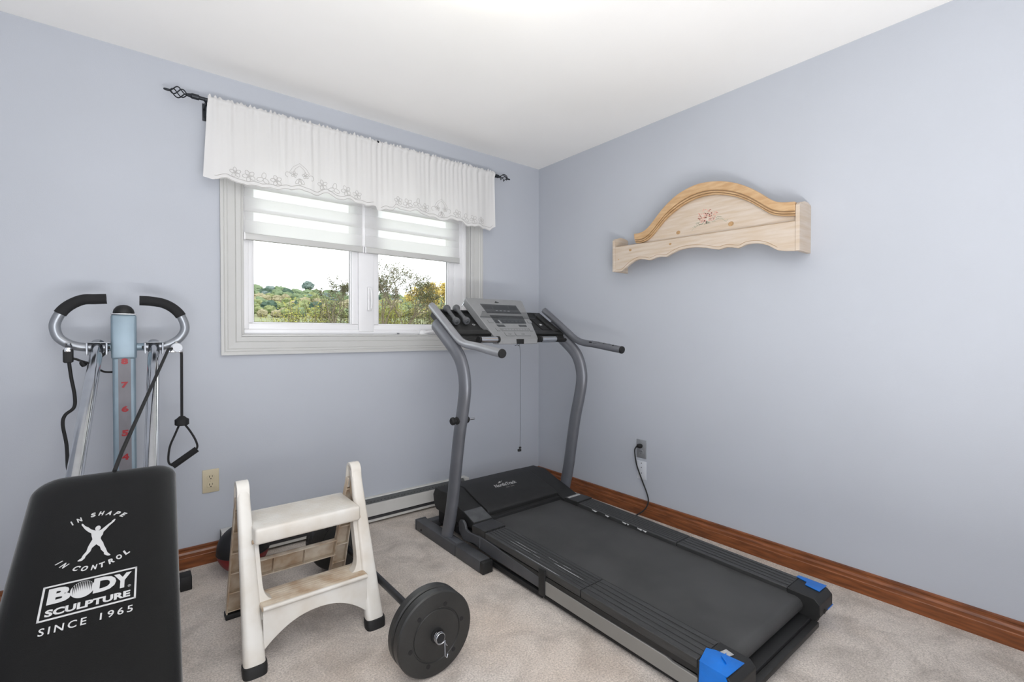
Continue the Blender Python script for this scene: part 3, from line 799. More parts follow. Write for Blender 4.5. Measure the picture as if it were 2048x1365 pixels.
for q in ([(-.075, .048), (-.008, .048), (-.005, .022), (-.070, .022)], [(.002, .048), (.116, .048), (.112, .022), (.004, .022)], [(-.146, .146), (-.116, .146), (-.112, .126), (-.142, .126)], [(.156, .150), (.188, .150), (.184, .130), (.154, .130)],
          [(-.120, .080), (-.100, .080), (-.096, .062), (-.116, .062)], [(.132, .082), (.156, .082), (.153, .062), (.130, .062)]):
    plate([(u + (.0015 if i in (1, 2) else -.0015), w + (.0015 if i < 2 else -.0015)) for i, (u, w) in enumerate(q)], 0, 'button_gap', m_disp, h=.0004)
    plate(q, .0, 'button', m_console, h=.0022)
me = text_mesh('▲', 0)
def ptext(s, u0, u1, w0, w1, n, mat, par, nm='lettering', off=.01):
    m_ = text_mesh(s, off)
    return MB().mesh(m_, frame_mat(pp(u0, w0, n), pp(u1, w0, n) - pp(u0, w0, n), pp(u0, w1, n) - pp(u0, w0, n), pn)).build(nm, mat, par, recalc=False)
MB().prism([pp(-.018, .297, 0), pp(-.006, .312, 0), pp(.008, .305, 0), pp(.018, .300, 0), pp(.004, .296, 0)], pn * .0008).build('emblem', m_disp2, con)
ptext('STOP', -.052, -.030, .031, .038, .0024, m_disp2, con); ptext('START', .045, .072, .031, .038, .0024, m_disp2, con)
# clear book ledge
led = MB()
led.prism([pp(-.190, .166, .004), pp(.228, .166, .004), pp(.240, .190, .026), pp(-.176, .188, .026)], pn * .002)
led.build('book_ledge', m_acrylic, con)
MB().tube([pp(-.190, .166, .005), pp(.228, .166, .005)], .0012, 6).build('ledge_edge', m_disp, con)
# safety cord
sc_ = MB().tube([(PC + .0, -.676, 1.088), (PC + .008, -.678, 1.03), (PC + .007, -.679, .80), (PC + .006, -.680, .60), (PC + .004, -.680, .476)], .0011, 6, smoothn=3).build('safety_cord', m_disp2, tm)
MB().tube([(PC - .030, -.676, 1.076), (PC - .012, -.676, 1.079), (PC + .001, -.676, 1.074)], .0017, 6).build('cord_hook', m_blackm, sc_)
mb = MB(); mb.box(PC - .010, PC + .010, -.686, -.674, .462, .476, .002); mb.box(PC - .002, PC + .012, -.684, -.676, .478, .488, .002); mb.build('cord_clip', m_blackm, sc_)

# motor hood
hy = [(-.335, .150), (-.325, .205), (-.350, .244), (-.470, .250), (-.590, .216), (-.700, .186), (-.712, .176), (-.712, .158), (-.70, .120), (-.35, .120)]
MB().prism([(-1.005, y, z) for y, z in hy], (.520, 0, 0)).build('motor_hood', m_black, tm, bevel=.006, bseg=3)
sy = [(-.335, .150), (-.325, .200), (-.350, .242), (-.470, .246), (-.587, .206), (-.660, .186), (-.750, .156), (-.775, .150), (-.775, .128), (-.60, .112), (-.36, .120)]
hoods = []
for x0, w in ((-1.128, .123), (-.485, .123)):
    s_ = MB().prism([(x0, y, z) for y, z in sy], (w, 0, 0)).build('hood_side', m_black, tm, bevel=.005, bseg=3)
    hoods.append((s_, x0, w))
# lighter grey glossy slope panel on the left side
s_, x0, w = hoods[0]
MB().prism([(x0 + .004, -.652, .1905), (x0 + .004, -.748, .1595), (x0 + .004, -.748, .154), (x0 + .004, -.652, .184)], (w - .008, 0, 0)).build('ramp_panel', M('glossy_grey_plastic', (84, 85, 86), .3, var=.35, vscale=22), s_)
# dark lower body under the hood
MB().box(-1.105, -.385, -.74, -.350, .035, .155, .004).build('motor_pan', m_blackm, tm)
# rail start covers
def rail_z(y): return .134 + (y + 2.03) * (.153 - .131) / (2.03 - .914)
def rail(x0, x1, ya, yb, nm, mat, grooves=5, par=tm, drop=.030):
    za, zb = rail_z(ya), rail_z(yb)
    mb = MB()
    mb.prism([(x0, ya, za), (x0, yb, zb), (x0, yb, zb - drop), (x0, ya, za - drop)], (x1 - x0, 0, 0))
    r = mb.build(nm, mat, par, bevel=.003)
    if grooves:
        g = MB()
        for k in range(grooves):
            xx = x0 + (x1 - x0) * (k + 1) / (grooves + 1)
            g.prism([(xx, ya, za + .0003), (xx, yb, zb + .0003), (xx, yb, zb + .0018), (xx, ya, za + .0018)], (.0045, 0, 0))
        g.build('tread_ridges', mat, r, bevel=.0006)
    return r
LX0, LX1, RX0, RX1 = -1.150, -1.018, -.485, -.360
for (a, b), left in (((LX0, LX1), True), ((RX0, RX1), False)):
    cv = MB().prism([(a, -.768, .160), (a, -.880, rail_z(-.88) + .006), (a, -.880, .10), (a, -.768, .11)], (b - a, 0, 0)).build('rail_cover', m_cover, tm, bevel=.004)
    if not left:
        MB().prism([(a + .010, -.785, .1625), (a + .010, -.803, .1608), (a + .010, -.803, .1603), (a + .010, -.785, .162)], (.10, 0, 0)).build('white_sticker', m_clear, cv)
    rail(a, b, -.884, -1.520, 'foot_rail', m_railp, 6)
    rail(a, b, -1.524, -2.010, 'foot_rail', m_railp, 4)
    ec = MB().prism([(a - .004, -2.012, rail_z(-2.0) + .002), (a - .004, -2.110, rail_z(-2.11) + .001), (a - .004, -2.128, .115), (a - .004, -2.128, .070), (a - .004, -2.105, .040), (a - .004, -2.03, .045), (a - .004, -2.012, .06)], (b - a + .008, 0, 0)).build('rear_end_cap', m_black, tm, bevel=.004)
    MB().lathe([(0, 0), (.009, 0), (.009, .002), (0, .002)], ((a + b) / 2 + (.03 if left else -.02), -2.1275, .078), (0, -1, 0), 16).build('screw_hole', m_blackm, ec)
# outer skirts of the deck, with the dark recess line and silver lower frame
for s, x in ((-1, LX0), (1, RX1)):
    xo = x if s < 0 else x - .012
    MB().prism([(xo, -.76, .120), (xo, -2.02, .108), (xo, -2.02, .090), (xo, -.76, .100)], (.012, 0, 0)).build('deck_skirt', m_black, tm)
    xi = x + .010 if s < 0 else x - .036
    MB().prism([(xi, -.70, .102), (xi, -2.03, .086), (xi, -2.03, .060), (xi, -.70, .055)], (.026, 0, 0)).build('deck_beam', m_blackm, tm)
    xf = x - .002 if s < 0 else x - .024
    MB().prism([(xf, -1.295, .098), (xf, -1.62, .090), (xf, -1.90, .086), (xf, -1.925, .080), (xf, -2.09, .076), (xf, -2.09, .028), (xf, -1.295, .038)], (.026, 0, 0)).build('frame_rail', m_frame_silver, tm, bevel=.003)
    MB().prism([(xf - .004 * (1 if s < 0 else -1), -.83, .128), (xf, -.95, .121), (xf, -1.285, .098), (xf, -1.285, .050), (xf, -.95, .056), (xf, -.83, .062)], (.024, 0, 0)).build('latch_arm', m_grey_d, tm, bevel=.004)
    MB().box(xf - .006 if s < 0 else xf + .006, xf + .026 if s < 0 else xf + .034, -1.325, -1.287, .030, .143, .003).build('rail_clamp', m_black, tm)
    MB().box(xf + .004, xf + .024, -1.30, -.9, .012, .034, .003).build('beam_and_shade_strip', m_blackm, tm)
    MB().box(xf + .012, xf + .024, -2.05, -1.302, .012, .028, .003).build('beam_and_shade_strip', m_blackm, tm)  # rear strip: black and inset to read as shade below the silver frame
# latch lever near the left upright
lv = [(-.800, .075), (-.700, .060), (-.655, .095), (-.650, .135), (-.665, .158), (-.690, .163), (-.712, .150), (-.722, .125), (-.745, .118), (-.80, .122), (-.850, .125), (-.850, .07)]
MB().prism([(-1.158, y, z) for y, z in lv], (.014, 0, 0)).build('latch_lever', m_grey_d, tm, bevel=.004, bseg=3)
# belt, deck and rollers
mb = MB()
bx0, bx1, bz0, bz1 = -1.004, -.470, .140, .122
prof = [(-.60, bz0)]
prof += [(-2.030, bz1 - .004)]
for k in range(9):
    a = k / 8 * PI
    prof.append((-2.040 - .030 * math.sin(a), .0885 + .0295 * math.cos(a)))
prof += [(-.60, .062)]
mb.prism([(bx0, y, z) for y, z in prof], (bx1 - bx0, 0, 0))
mb.build('running_belt', m_belt, tm, ang=30)
MB().box(-1.14, -.37, -2.02, -.6, .066, .100, .002).build('deck_board', m_blackm, tm)
MB().box(-1.020, -.484, -2.124, -2.100, .030, .050, .003).build('rear_cross_beam', m_black, tm)
MB().box(-1.020, -.484, -2.098, -2.02, .012, .057, .004).build('underside_shade_block', m_blackm, tm)  # black block painted in for the dark deck underside, roller bottom and shade
MB().prism([(-1.018, -1.0, rail_z(-1.0) - .006), (-1.018, -2.0, rail_z(-2.0) - .006), (-1.018, -2.0, rail_z(-2.0) - .012), (-1.018, -1.0, rail_z(-1.0) - .012)], (.009, 0, 0)).build('belt_guard', m_blackm, tm)
for y in (-2.06,):
    for x in (-1.13, -.40): MB().box(x - .02, x + .03, y - .03, y + .03, 0, .032, .006).build('rear_foot', m_rubber, tm)
# frayed edge of the right rail
mb = MB(); rr_ = random.Random(2); y = -.905
while y > -1.36:
    L_ = rr_.uniform(.012, .05)
    if rr_.random() < .55: mb.prism([(-.4868, y, rail_z(y) - .003), (-.4868, y - L_, rail_z(y) - .004), (-.492, y - L_ * .8, rail_z(y) - .009), (-.4868, y, rail_z(y) - .008)], (.003, 0, 0))
    y -= L_ + rr_.uniform(.0, .03)
mb.build('frayed_edge', m_clear, tm, kind='stuff')
# wear streaks on left rail (scuffs along the ridges)
mb = MB(); rs = random.Random(9)
for k in range(16):
    x = rs.choice((LX0 + .003, LX0 + .003, LX0 + .040, LX0 + .059, LX0 + .077)) + rs.uniform(0, .003); y = -.95 - rs.uniform(0, .40); L_ = rs.uniform(.04, .16)
    mb.quad([(x, y, rail_z(y) + .0021), (x + .0018, y - L_ * .1, rail_z(y) + .0021), (x + .0018, y - L_, rail_z(y - L_) + .0021), (x, y - L_, rail_z(y - L_) + .0021)])
mb.build('scuff_marks', M('scuffed_plastic', (170, 172, 174), .3, var=.3, vscale=60), tm, kind='stuff')
# blue tape on the end caps
bl = MB().prism([(-1.158, -2.022, rail_z(-2.02) + .006), (-1.158, -2.100, rail_z(-2.1) + .006), (-1.158, -2.114, .112), (-1.158, -2.114, .035), (-1.158, -2.018, .045)], (.008, 0, 0)).build('blue_tape', m_tape, tm, bevel=.002)
mb = MB(); mb.prism([(-1.158, -2.022, rail_z(-2.02) + .0045), (-1.085, -2.004, rail_z(-2.0) + .0045), (-1.070, -2.030, rail_z(-2.03) + .0045), (-1.066, -2.060, rail_z(-2.06) + .0045), (-1.058, -2.112, rail_z(-2.1) + .0045), (-1.158, -2.108, rail_z(-2.1) + .0045)], (0, 0, .0022))
mb.build('tape_top_flap', m_tape, bl)
mb = MB(); mb.prism([(-1.09, -2.056, rail_z(-2.06) + .0068), (-1.066, -2.060, rail_z(-2.06) + .0068), (-1.110, -2.082, rail_z(-2.08) + .0072)], (0, 0, .006)); mb.build('tape_wrinkle', m_tape, bl)
mb = MB()
lbz = rail_z(-2.06) + .0052
MB().prism([(-1.068, -2.040, lbz), (-1.040, -2.046, lbz), (-1.046, -2.074, lbz), (-1.074, -2.066, lbz)], (0, 0, .0012)).build('printed_label', m_clear, bl)
br_ = MB().prism([(-.354, -2.006, rail_z(-2.0) + .003), (-.372, -2.004, rail_z(-2.0) + .003), (-.384, -2.046, rail_z(-2.04) + .003), (-.412, -2.050, rail_z(-2.05) + .003), (-.424, -2.104, rail_z(-2.1) + .003), (-.352, -2.106, rail_z(-2.1) + .003)], (0, 0, .0024)).build('blue_tape', m_tape, tm)
MB().prism([(-.410, -2.1305, .074), (-.410, -2.1080, .040), (-.410, -2.1045, .036), (-.410, -2.100, .042), (-.410, -2.1265, .076)], (.055, 0, 0)).build('tape_lower_end', m_tape, br_)
# brand lettering on the hood (flat print on the slope)
sl = Vector((0, -.12, -.034)).normalized(); sn = Vector((0, -sl.z * -1, 0)); sn = Vector((1, 0, 0)).cross(-sl).normalized()
def hood_text(s, x0, x1, y0, hgt, off, mat, nm):
    o = Vector((x0, y0, .250 + (y0 + .47) * .2833)) + sn * .0012
    m_ = text_mesh(s, off, 0.12)
    return MB().mesh(m_, frame_mat(o, (x1 - x0, 0, 0), -sl * hgt, sn)).build(nm, mat, tm, recalc=False)
hood_text('NordicTrack', -.828, -.668, -.545, .030, .018, m_print, 'brand_lettering')
hood_text('EXP 1000', -.765, -.705, -.568, .011, .0, m_frame_silver, 'model_lettering')
mb = MB(); o = Vector((-.768, -.505, .250 + (-.505 + .47) * .2833)) + sn * .0012
P2 = lambda a, b: o + Vector((a, 0, 0)) - sl * b
mb.quad([P2(-.022, -.006), P2(-.004, .006), P2(.0, .014), P2(.006, .004), P2(.028, .016), P2(.004, -.002)])
mb.build('emblem', m_print, tm)
# power cord with plug in the right wall outlet
cord = MB().tube([(-.030, -.965, .442), (-.040, -.952, .420), (-.036, -.948, .385), (-.030, -.958, .315), (-.026, -.994, .230), (-.028, -1.035, .150), (-.034, -1.046, .103), (-.060, -1.030, .055), (-.120, -.985, .016), (-.20, -.93, .010), (-.30, -.88, .010), (-.36, -.82, .02)], .0042, 10, smoothn=6).build('power_cord', m_blackm, tm)
mb = MB(); mb.tube([(-.0095, -.973, .4375), (-.024, -.971, .4385), (-.034, -.966, .440)], [.0135, .014, .011], 16); mb.build('plug', m_blackm, cord)

# ---------------------------------------------------------------- dumbbells in the tray
def dumbbell():
    d = thing('dumbbell', (0, 0, 0), '', 'dumbbell', 'small grey dumbbells in the treadmill tray')
    mb = MB()
    mb.lathe([(0, -.088), (.017, -.088), (.0215, -.082), (.0225, -.072), (.0195, -.062), (.0130, -.050), (.0115, -.025), (.0115, .025), (.0130, .050), (.0195, .062), (.0225, .072), (.0215, .082), (.017, .088), (0, .088)], (0, 0, 0), (0, 1, 0), 24)
    mb.build('body', m_neo, d, ang=40)
    mb = MB(); mb.lathe([(0, 0), (.009, 0), (.007, .0015), (0, .0015)], (0, -.088, 0), (0, -1, 0), 16); mb.build('end_mark', m_disp, d)
    return d
d1 = dumbbell(); d2 = copy_tree(d1)
ang = math.atan2(wv.z, wv.y)
for d, x, w_, lb, rz in ((d1, -1.092, .178, 'small grey dumbbell in the treadmill tray, nearest the left handrail', -.12), (d2, -1.022, .186, 'small grey dumbbell in the treadmill tray, nearest the console', -.10)):
    p = trayp(x, w_, .0118)
    d.location = p; d.rotation_euler = (ang, 0, rz); d['label'] = lb

# ---------------------------------------------------------------- step stool
st = thing('step_stool', (-1.98, -.80, 0), 'dirty ivory plastic two-step folding stool with black rubber feet', 'stool')
def lerp(a, b, t): return a + (b - a) * t
def front_leg(xc, sgn):
    # wide rounded tapering leg leaning forwards, from the apex to the floor
    mb = MB(); rings = []
    N = 14
    for i in range(N + 1):
        t = i / N
        z = lerp(.568, .028, t); y = lerp(-.812, -1.010, t) ; x = xc
        hw = lerp(.021, .034, t ** 1.1); hd = lerp(.016, .024, t)
        ring_ = []
        for k in range(20):
            a = 2 * PI * k / 20
            cx = math.copysign(abs(math.cos(a)) ** .55, math.cos(a)); sy_ = math.copysign(abs(math.sin(a)) ** .65, math.sin(a))
            ring_.append(mb.bm.verts.new((x + hw * cx, y + hd * sy_, z)))
        rings.append(ring_)
    for i in range(N):
        for k in range(20):
            mb.bm.faces.new((rings[i][k], rings[i][(k + 1) % 20], rings[i + 1][(k + 1) % 20], rings[i + 1][k]))
    mb.bm.faces.new(rings[0]); mb.bm.faces.new(list(reversed(rings[-1])))
    leg = mb.build('front_leg', m_stool, st, ang=50)
    mb = MB(); rings = []
    for z, g in ((.0, .003), (.020, .0045), (.034, .0035), (.034, -.001)):
        ring_ = []
        for k in range(20):
            a = 2 * PI * k / 20
            cx = math.copysign(abs(math.cos(a)) ** .55, math.cos(a)); sy_ = math.copysign(abs(math.sin(a)) ** .65, math.sin(a))
            ring_.append(mb.bm.verts.new((xc + (.034 + g) * cx, -1.012 - (.03 - z) * .2 + (.0245 + g) * sy_, z - (.012 * cx * sgn * 0))))
        rings.append(ring_)
    for i in range(3):
        for k in range(20):
            mb.bm.faces.new((rings[i][k], rings[i][(k + 1) % 20], rings[i + 1][(k + 1) % 20], rings[i + 1][k]))
    mb.bm.faces.new(list(reversed(rings[0]))); mb.bm.faces.new(rings[-1])
    mb.build('rubber_foot', m_rubber, leg, ang=50)
    return leg
SL, SR = -2.190, -1.772
for xc, sg in ((SL, 1), (SR, -1)):
    front_leg(xc, sg)
    # apex arch: thick band over the top joining front and rear legs
    arc_o, arc_i = [], []
    for i in range(15):
        a = PI * i / 14
        arc_o.append((xc - .021, -.795 + .035 * math.cos(a + PI) * 1.0, .560 + .037 * math.sin(a)))
        arc_i.append((xc - .021, -.795 + .024 * math.cos(a + PI) * 1.0, .556 + .027 * math.sin(a)))
    arc_o = [(xc - .021, -.842, .49)] + arc_o + [(xc - .021, -.745, .49)]
    arc_i = [(xc - .021, -.830, .48)] + arc_i + [(xc - .021, -.760, .48)]
    MB().band(arc_o, arc_i, (.042, 0, 0)).build('hinge_arch', m_stool, st, bevel=.003)
    MB().prism([(xc - .008, -.828, .49), (xc - .008, -.80, .575), (xc - .008, -.79, .575), (xc - .008, -.765, .47), (xc - .008, -.80, .44)], (.012, 0, 0)).build('hinge_web', m_stool_d, st)
    # rear leg: open channel with ribs
    rl = MB()
    def rp(t): return (lerp(-.770, -.588, t), lerp(.53, .0, t))
    hwt, hwb = .020, .026
    if xc == SR: xa0, xa1, xb0, xb1 = xc - .022, xc + .020, xc - .052, xc + .016
    else: xa0, xa1, xb0, xb1 = xc - .020, xc + .022, xc - .030, xc + .026
    ya, za = rp(0); yb, zb = rp(1)
    def slab(f0, f1, dy0, dy1):      # a wall of the channel between width fractions
        X0a, X1a = lerp(xa0, xa1, f0), lerp(xa0, xa1, f1); X0b, X1b = lerp(xb0, xb1, f0), lerp(xb0, xb1, f1)
        tb = bmesh.new(); V = [tb.verts.new(p) for p in ((X0a, ya + dy0, za), (X1a, ya + dy0, za), (X1a, ya + dy1, za), (X0a, ya + dy1, za), (X0b, yb + dy0, zb), (X1b, yb + dy0, zb), (X1b, yb + dy1, zb), (X0b, yb + dy1, zb))]
        for f in ((0, 1, 2, 3), (7, 6, 5, 4), (0, 4, 5, 1), (1, 5, 6, 2), (2, 6, 7, 3), (3, 7, 4, 0)): tb.faces.new([V[i] for i in f])
        rl._merge(tb)
    slab(0, .08, -.022, .006); slab(.92, 1, -.022, .006); slab(.08, .92, .002, .006)
    leg = rl.build('rear_leg', m_stool_d, st)
    for t in (.10, .27, .44, .61, .78, .94):
        y, z = rp(t); MB().box(lerp(xa0, xb0, t) + .003, lerp(xa1, xb1, t) - .003, y - .020, y + .003, z - .002, z + .002).build('leg_rib', m_stool_d, leg)
    MB().box(xb0 - .003, xb1 + .003, -.622, -.575, 0, .022, .004).build('rubber_foot', m_rubber, leg)
# rear frame of the upper opening and crossbar
def ry_(z): return lerp(-.770, -.588, 1 - z / .53)
CZ0, CZ1 = .158, .236
cb = MB()
for z in (CZ1, CZ0 + .005): cb.prism([(-2.165, ry_(z) - .022, z), (-2.165, ry_(z) + .006, z), (-2.165, ry_(z) + .006, z - .005), (-2.165, ry_(z) - .022, z - .005)], (.36, 0, 0))
cb.prism([(-2.165, ry_(CZ1) + .002, CZ1), (-2.165, ry_(CZ0) + .002, CZ0), (-2.165, ry_(CZ0) + .006, CZ0), (-2.165, ry_(CZ1) + .006, CZ1)], (.36, 0, 0))
cr = cb.build('rear_crossbar', m_stool_d, st, bevel=.0008)
for x in (-2.06, -1.94): MB().prism([(x, ry_(CZ1) - .019, CZ1 - .004), (x, ry_(CZ0) - .019, CZ0 + .004), (x, ry_(CZ0) + .003, CZ0 + .004), (x, ry_(CZ1) + .003, CZ1 - .004)], (.003, 0, 0)).build('crossbar_rib', m_stool_d, cr)
# top platform
tpz = .450
MB().box(-2.172, -1.792, -.928, -.705, tpz - .058, tpz, .010, 3).build('top_step', m_stool, st)
mb = MB()
for k in range(11): mb.box(-2.140, -1.824, -.905 + k * .018, -.902 + k * .018, tpz - .001, tpz + .0006)
mb.build('top_grip_lines', m_stool, st, kind='stuff')
mb = MB()
mb.tube([(-2.176, -.90, .398), (-2.150, -.90, .398)], .007, 10); mb.tube([(-1.814, -.90, .398), (-1.785, -.90, .398)], .007, 10)
mb.build('hinge_pin', m_stool_d, st)
# lower step with arched apron
x0, x1 = -2.160, -1.795
ls = MB().box(x0 - .004, x1 + .004, -1.000, -.872, .186, .204, .006, 3).build('lower_step', m_stool_d, st)
mb = MB(); n = 40
top = []; bot = []
for i in range(n + 1):
    t = i / n; x = lerp(x0, x1, t)
    e = abs(2 * t - 1)
    top.append((x, -.994, .190)); bot.append((x, -1.004, .142 - .085 * (e ** 2.2) + .0))
mb.band(top, bot, (0, .010, 0)); mb.build('apron', m_stool, st, bevel=.002)
mb = MB(); mb.tube([(x0, -.998, .196), (x1, -.998, .196)], .008, 12); mb.build('step_nose', m_stool, st)
for sx, xc in ((1, SL), (-1, SR)):       # inner flange running down each front leg and flaring into the step
    tb = bmesh.new(); rows = []
    for i in range(25):
        z = lerp(.392, .150, i / 24); tt = (.568 - z) / .54; yy = lerp(-.812, -1.010, tt); hw = lerp(.021, .034, tt ** 1.1)
        e = hw + .013
        if z < .255: e += .034 * (1 - math.sqrt(max(0, 1 - ((.255 - z) / .055) ** 2))) if z > .2 else .034
        rows.append([tb.verts.new(p) for p in ((xc + sx * hw * .5, yy - .012, z), (xc + sx * e, yy - .010, z), (xc + sx * e, yy + .030, z), (xc + sx * hw * .5, yy + .030, z))])
    for i in range(24):
        for k in range(4): tb.faces.new((rows[i][k], rows[i][(k + 1) % 4], rows[i + 1][(k + 1) % 4], rows[i + 1][k]))
    tb.faces.new(rows[0]); tb.faces.new(list(reversed(rows[-1])))
    mb = MB(); mb._merge(tb); mb.build('leg_flange', m_stool, st, bevel=.003)
mb = MB()
for k in range(7): mb.box(x0 + .02, x1 - .02, -.985 + k * .015, -.982 + k * .015, .2035, .2046)
mb.build('step_grip_lines', m_stool_d, st, kind='stuff')

# ---------------------------------------------------------------- barbell and ball
bb = thing('barbell', (-1.745, -.95, 0), 'short black barbell with two plastic disc plates at each end, behind the stool', 'barbell')
R = .139
A = Vector((-1.721, -1.418, R + .002)); B_ = Vector((-1.727, -.470, R + .002)); ax = (A - B_).normalized()
MB().tube([A + ax * .02, B_ - ax * .07], .0135, 16).build('bar', m_bar, bb)
def plate_prof(s):
    return [(.0, 0), (.018, 0), (.022, .003 * s), (.030, .003 * s), (.055, .002 * s), (.082, .002 * s), (.084, -.001 * s), (.087, -.001 * s), (.089, .002 * s), (.120, .001 * s), (R - .004, -.002 * s), (R, -.007 * s), (R, -.032 * s), (R - .005, -.037 * s), (.03, -.038 * s), (0, -.038 * s)]
def wplate(c, a, s):
    p = MB().lathe(plate_prof(s), c, a, 56).build('weight_plate', m_plate, bb, ang=30)
    u = a.orthogonal().normalized(); v = a.cross(u)
    if s > 0:
        mb = MB()
        for k in range(6):
            an = 2 * PI * k / 6 + .45
            mb.lathe([(0, 0), (.0075, 0), (.0075, .0006), (0, .0006)], c + a * .0022 + (u * math.cos(an) + v * math.sin(an)) * .098, a, 12)
        mb.build('plate_dimple', m_blackm, p)
        mb = MB(); mb.lathe([(.014, .003), (.024, .003), (.024, .007), (.014, .007)], c, a, 24); mb.build('hub', m_blackm, p)
    return p
wplate(A - ax * .008, ax, 1); wplate(A - ax * .048, ax, .999)
wplate(B_ + ax * .02, ax, .999); wplate(B_ - ax * .02, ax, .999); 
# spring collar
def spring(c, a):
    u = Vector((0, 0, 1)); u = (u - a * u.dot(a)).normalized(); v = a.cross(u); path = []
    for i in range(60):
        th = i / 59 * 2 * PI * 2.6 + .4
        path.append(c + a * (.004 + .018 * i / 59) + (u * math.cos(th) + v * math.sin(th)) * .0165)
    e = path[-1]; path += [e + a * .006 - u * .014 + v * .004, e + a * .014 - u * .042 + v * .008, e + a * .014 - u * .050 + v * .002, e + a * .012 - u * .040 - v * .003]
    s0 = path[0]; path = [s0 + a * .01 - u * .052 - v * .034, s0 + a * .006 - u * .025 - v * .018] + path
    return MB().tube(path, .0022, 8)
spring(A, ax).build('spring_collar', m_steel, bb)
bl_ = thing('medicine_ball', (-2.093, -.200, 0), 'round black ball with a red lower half behind the step stool', 'ball')
rb_ = .112
mb = MB(); mb.lathe([(rb_ * math.cos(a), rb_ + rb_ * math.sin(a)) for a in [-.1 + (PI / 2 + .1) * i / 14 for i in range(14)]] + [(0, 2 * rb_)], (-2.093, -.2, 0), (0, 0, 1), 40)
mb.build('black_panel', m_ballb, bl_, ang=80)
mb = MB(); mb.lathe([(0, 0)] + [(rb_ * math.cos(a), rb_ + rb_ * math.sin(a)) for a in [-PI / 2 + .1 + (PI / 2 - .2) * i / 14 for i in range(15)]], (-2.093, -.2, 0), (0, 0, 1), 40)
mb.build('red_panel', m_ballr, bl_, ang=80)
mb = MB(); mb.tube([(-2.093 + rb_ * .996 * math.cos(a), -.2 + rb_ * .996 * math.sin(a), rb_ * .9) for a in [2 * PI * i / 40 for i in range(41)]], .0025, 6); mb.build('seam', m_ballb, bl_)

# ---------------------------------------------------------------- incline home gym
GX, GY = -2.530, -.200
gy = thing('home_gym', (GX, GY, 0), 'incline home gym with numbered height column, chrome rails and black padded board', 'exercise machine')
col = MB().box(GX - .038, GX + .038, GY - .030, GY + .030, 0.04, 1.10, .009, 3).build('column', m_blue_col, gy)
MB().box(GX - .0195, GX + .0215, GY - .0315, GY - .029, .30, 1.04, .0).build('scale_strip', m_strip, col)
fy = GY - .0325
for n_, z in (('8', 1.026), ('7', .928), ('6', .827), ('5', .726), ('4', .626)):
    me = text_mesh(n_, .06)
    MB().mesh(me, frame_mat((GX - .011 + .001, fy, z - .0125), (.023, 0, 0), (0, 0, .0255), (0, -1, 0))).build('number_' + {'8': 'eight', '7': 'seven', '6': 'six', '5': 'five', '4': 'four'}[n_], m_red, col, recalc=False)
slv = MB().box(GX - .042, GX + .042, GY - .035, GY + .035, 1.035, 1.222, .010, 3).build('height_sleeve', m_blue_col, gy)
mb = MB(); mb.box(GX - .0425, GX + .0425, GY - .0355, GY + .0355, 1.222, 1.226, .001); mb.build('sleeve_rim', m_steel, slv)
mb = MB(); mb.lathe([(.036, 0), (.036, .006), (.033, .018), (.024, .030), (.012, .036), (0, .038)], (GX, GY, 1.226), (0, 0, 1), 28); mb.build('top_knob', m_rubber, slv, ang=50)
MB().tube([(-2.60, GY - .01, 1.086), (-2.455, GY - .01, 1.086)], .016, 18).build('cross_tube', m_blue_col, gy)
barL = [(-2.584, 1.285), (-2.62, 1.282), (-2.657, 1.278), (-2.694, 1.256), (-2.72, 1.226), (-2.737, 1.186), (-2.738, 1.157), (-2.728, 1.126), (-2.703, 1.103), (-2.670, 1.090), (-2.632, 1.086), (-2.59, 1.086)]
barR = [(-2.478, 1.283), (-2.442, 1.282), (-2.399, 1.275), (-2.364, 1.256), (-2.337, 1.226), (-2.321, 1.186), (-2.321, 1.155), (-2.338, 1.124), (-2.365, 1.102), (-2.392, 1.090), (-2.430, 1.085), (-2.465, 1.086)]
for bar in (barL, barR):
    pts = catmull([(x, GY - .02, z) for x, z in bar], 6)
    h = MB().tube(pts, .0175, 20, ref=(0, 1, 0)).build('handlebar', m_gymgrey, gy, ang=50)
    k = int(len(pts) * .40)
    MB().tube(pts[:k], .0205, 20, ref=(0, 1, 0)).build('foam_grip', m_foam, h, ang=50)
# slope of the machine
d = Vector((0.0354, 0.8878, 0.4589)).normalized(); s = d.cross(Vector((0, 0, 1))).normalized(); nn = s.cross(d)
for x in (-2.614, -2.431):
    p0 = Vector((x, GY - .032, 1.084)); d_r = Vector((.0354, .858, .512)).normalized(); p1 = p0 - d_r * 2.02
    r_ = MB().tube([p0, p1], .0205, 24).build('slide_rail', m_chrome, gy)
    MB().tube([p0 + d_r * .004, p0 + d_r * .03], .0225, 20).build('rail_end', m_steel, r_)
    mb = MB()
    for e in (-.030, .030): mb.box(x + e - .003, x + e + .003, GY - .070, GY - .005, 1.055, 1.104, .001)
    mb.box(x - .030, x + .040, GY - .050, GY - .006, 1.104, 1.107, .001)
    mb.build('rail_bracket', m_gymgrey, gy)
    MB().tube([(x - .040, GY - .03, 1.084), (x + .040, GY - .03, 1.084)], .006, 10).build('bracket_bolt', m_blackm, gy)
# feet
MB().tube([(GX - .20, GY - .02, .032), (GX + .205, GY - .02, .032)], .022, 18).build('rear_base_tube', m_gymgrey, gy)
for sx in (-1, 1): MB().box(GX + sx * .205 - .022, GX + sx * .205 + .022, GY - .055, GY + .015, 0, .062, .004).build('base_end_cap', m_rubber, gy)
MB().tube([(-2.80, -2.10, .035), (-2.40, -2.10, .035)], .022, 18).build('front_base_tube', m_gymgrey, gy)
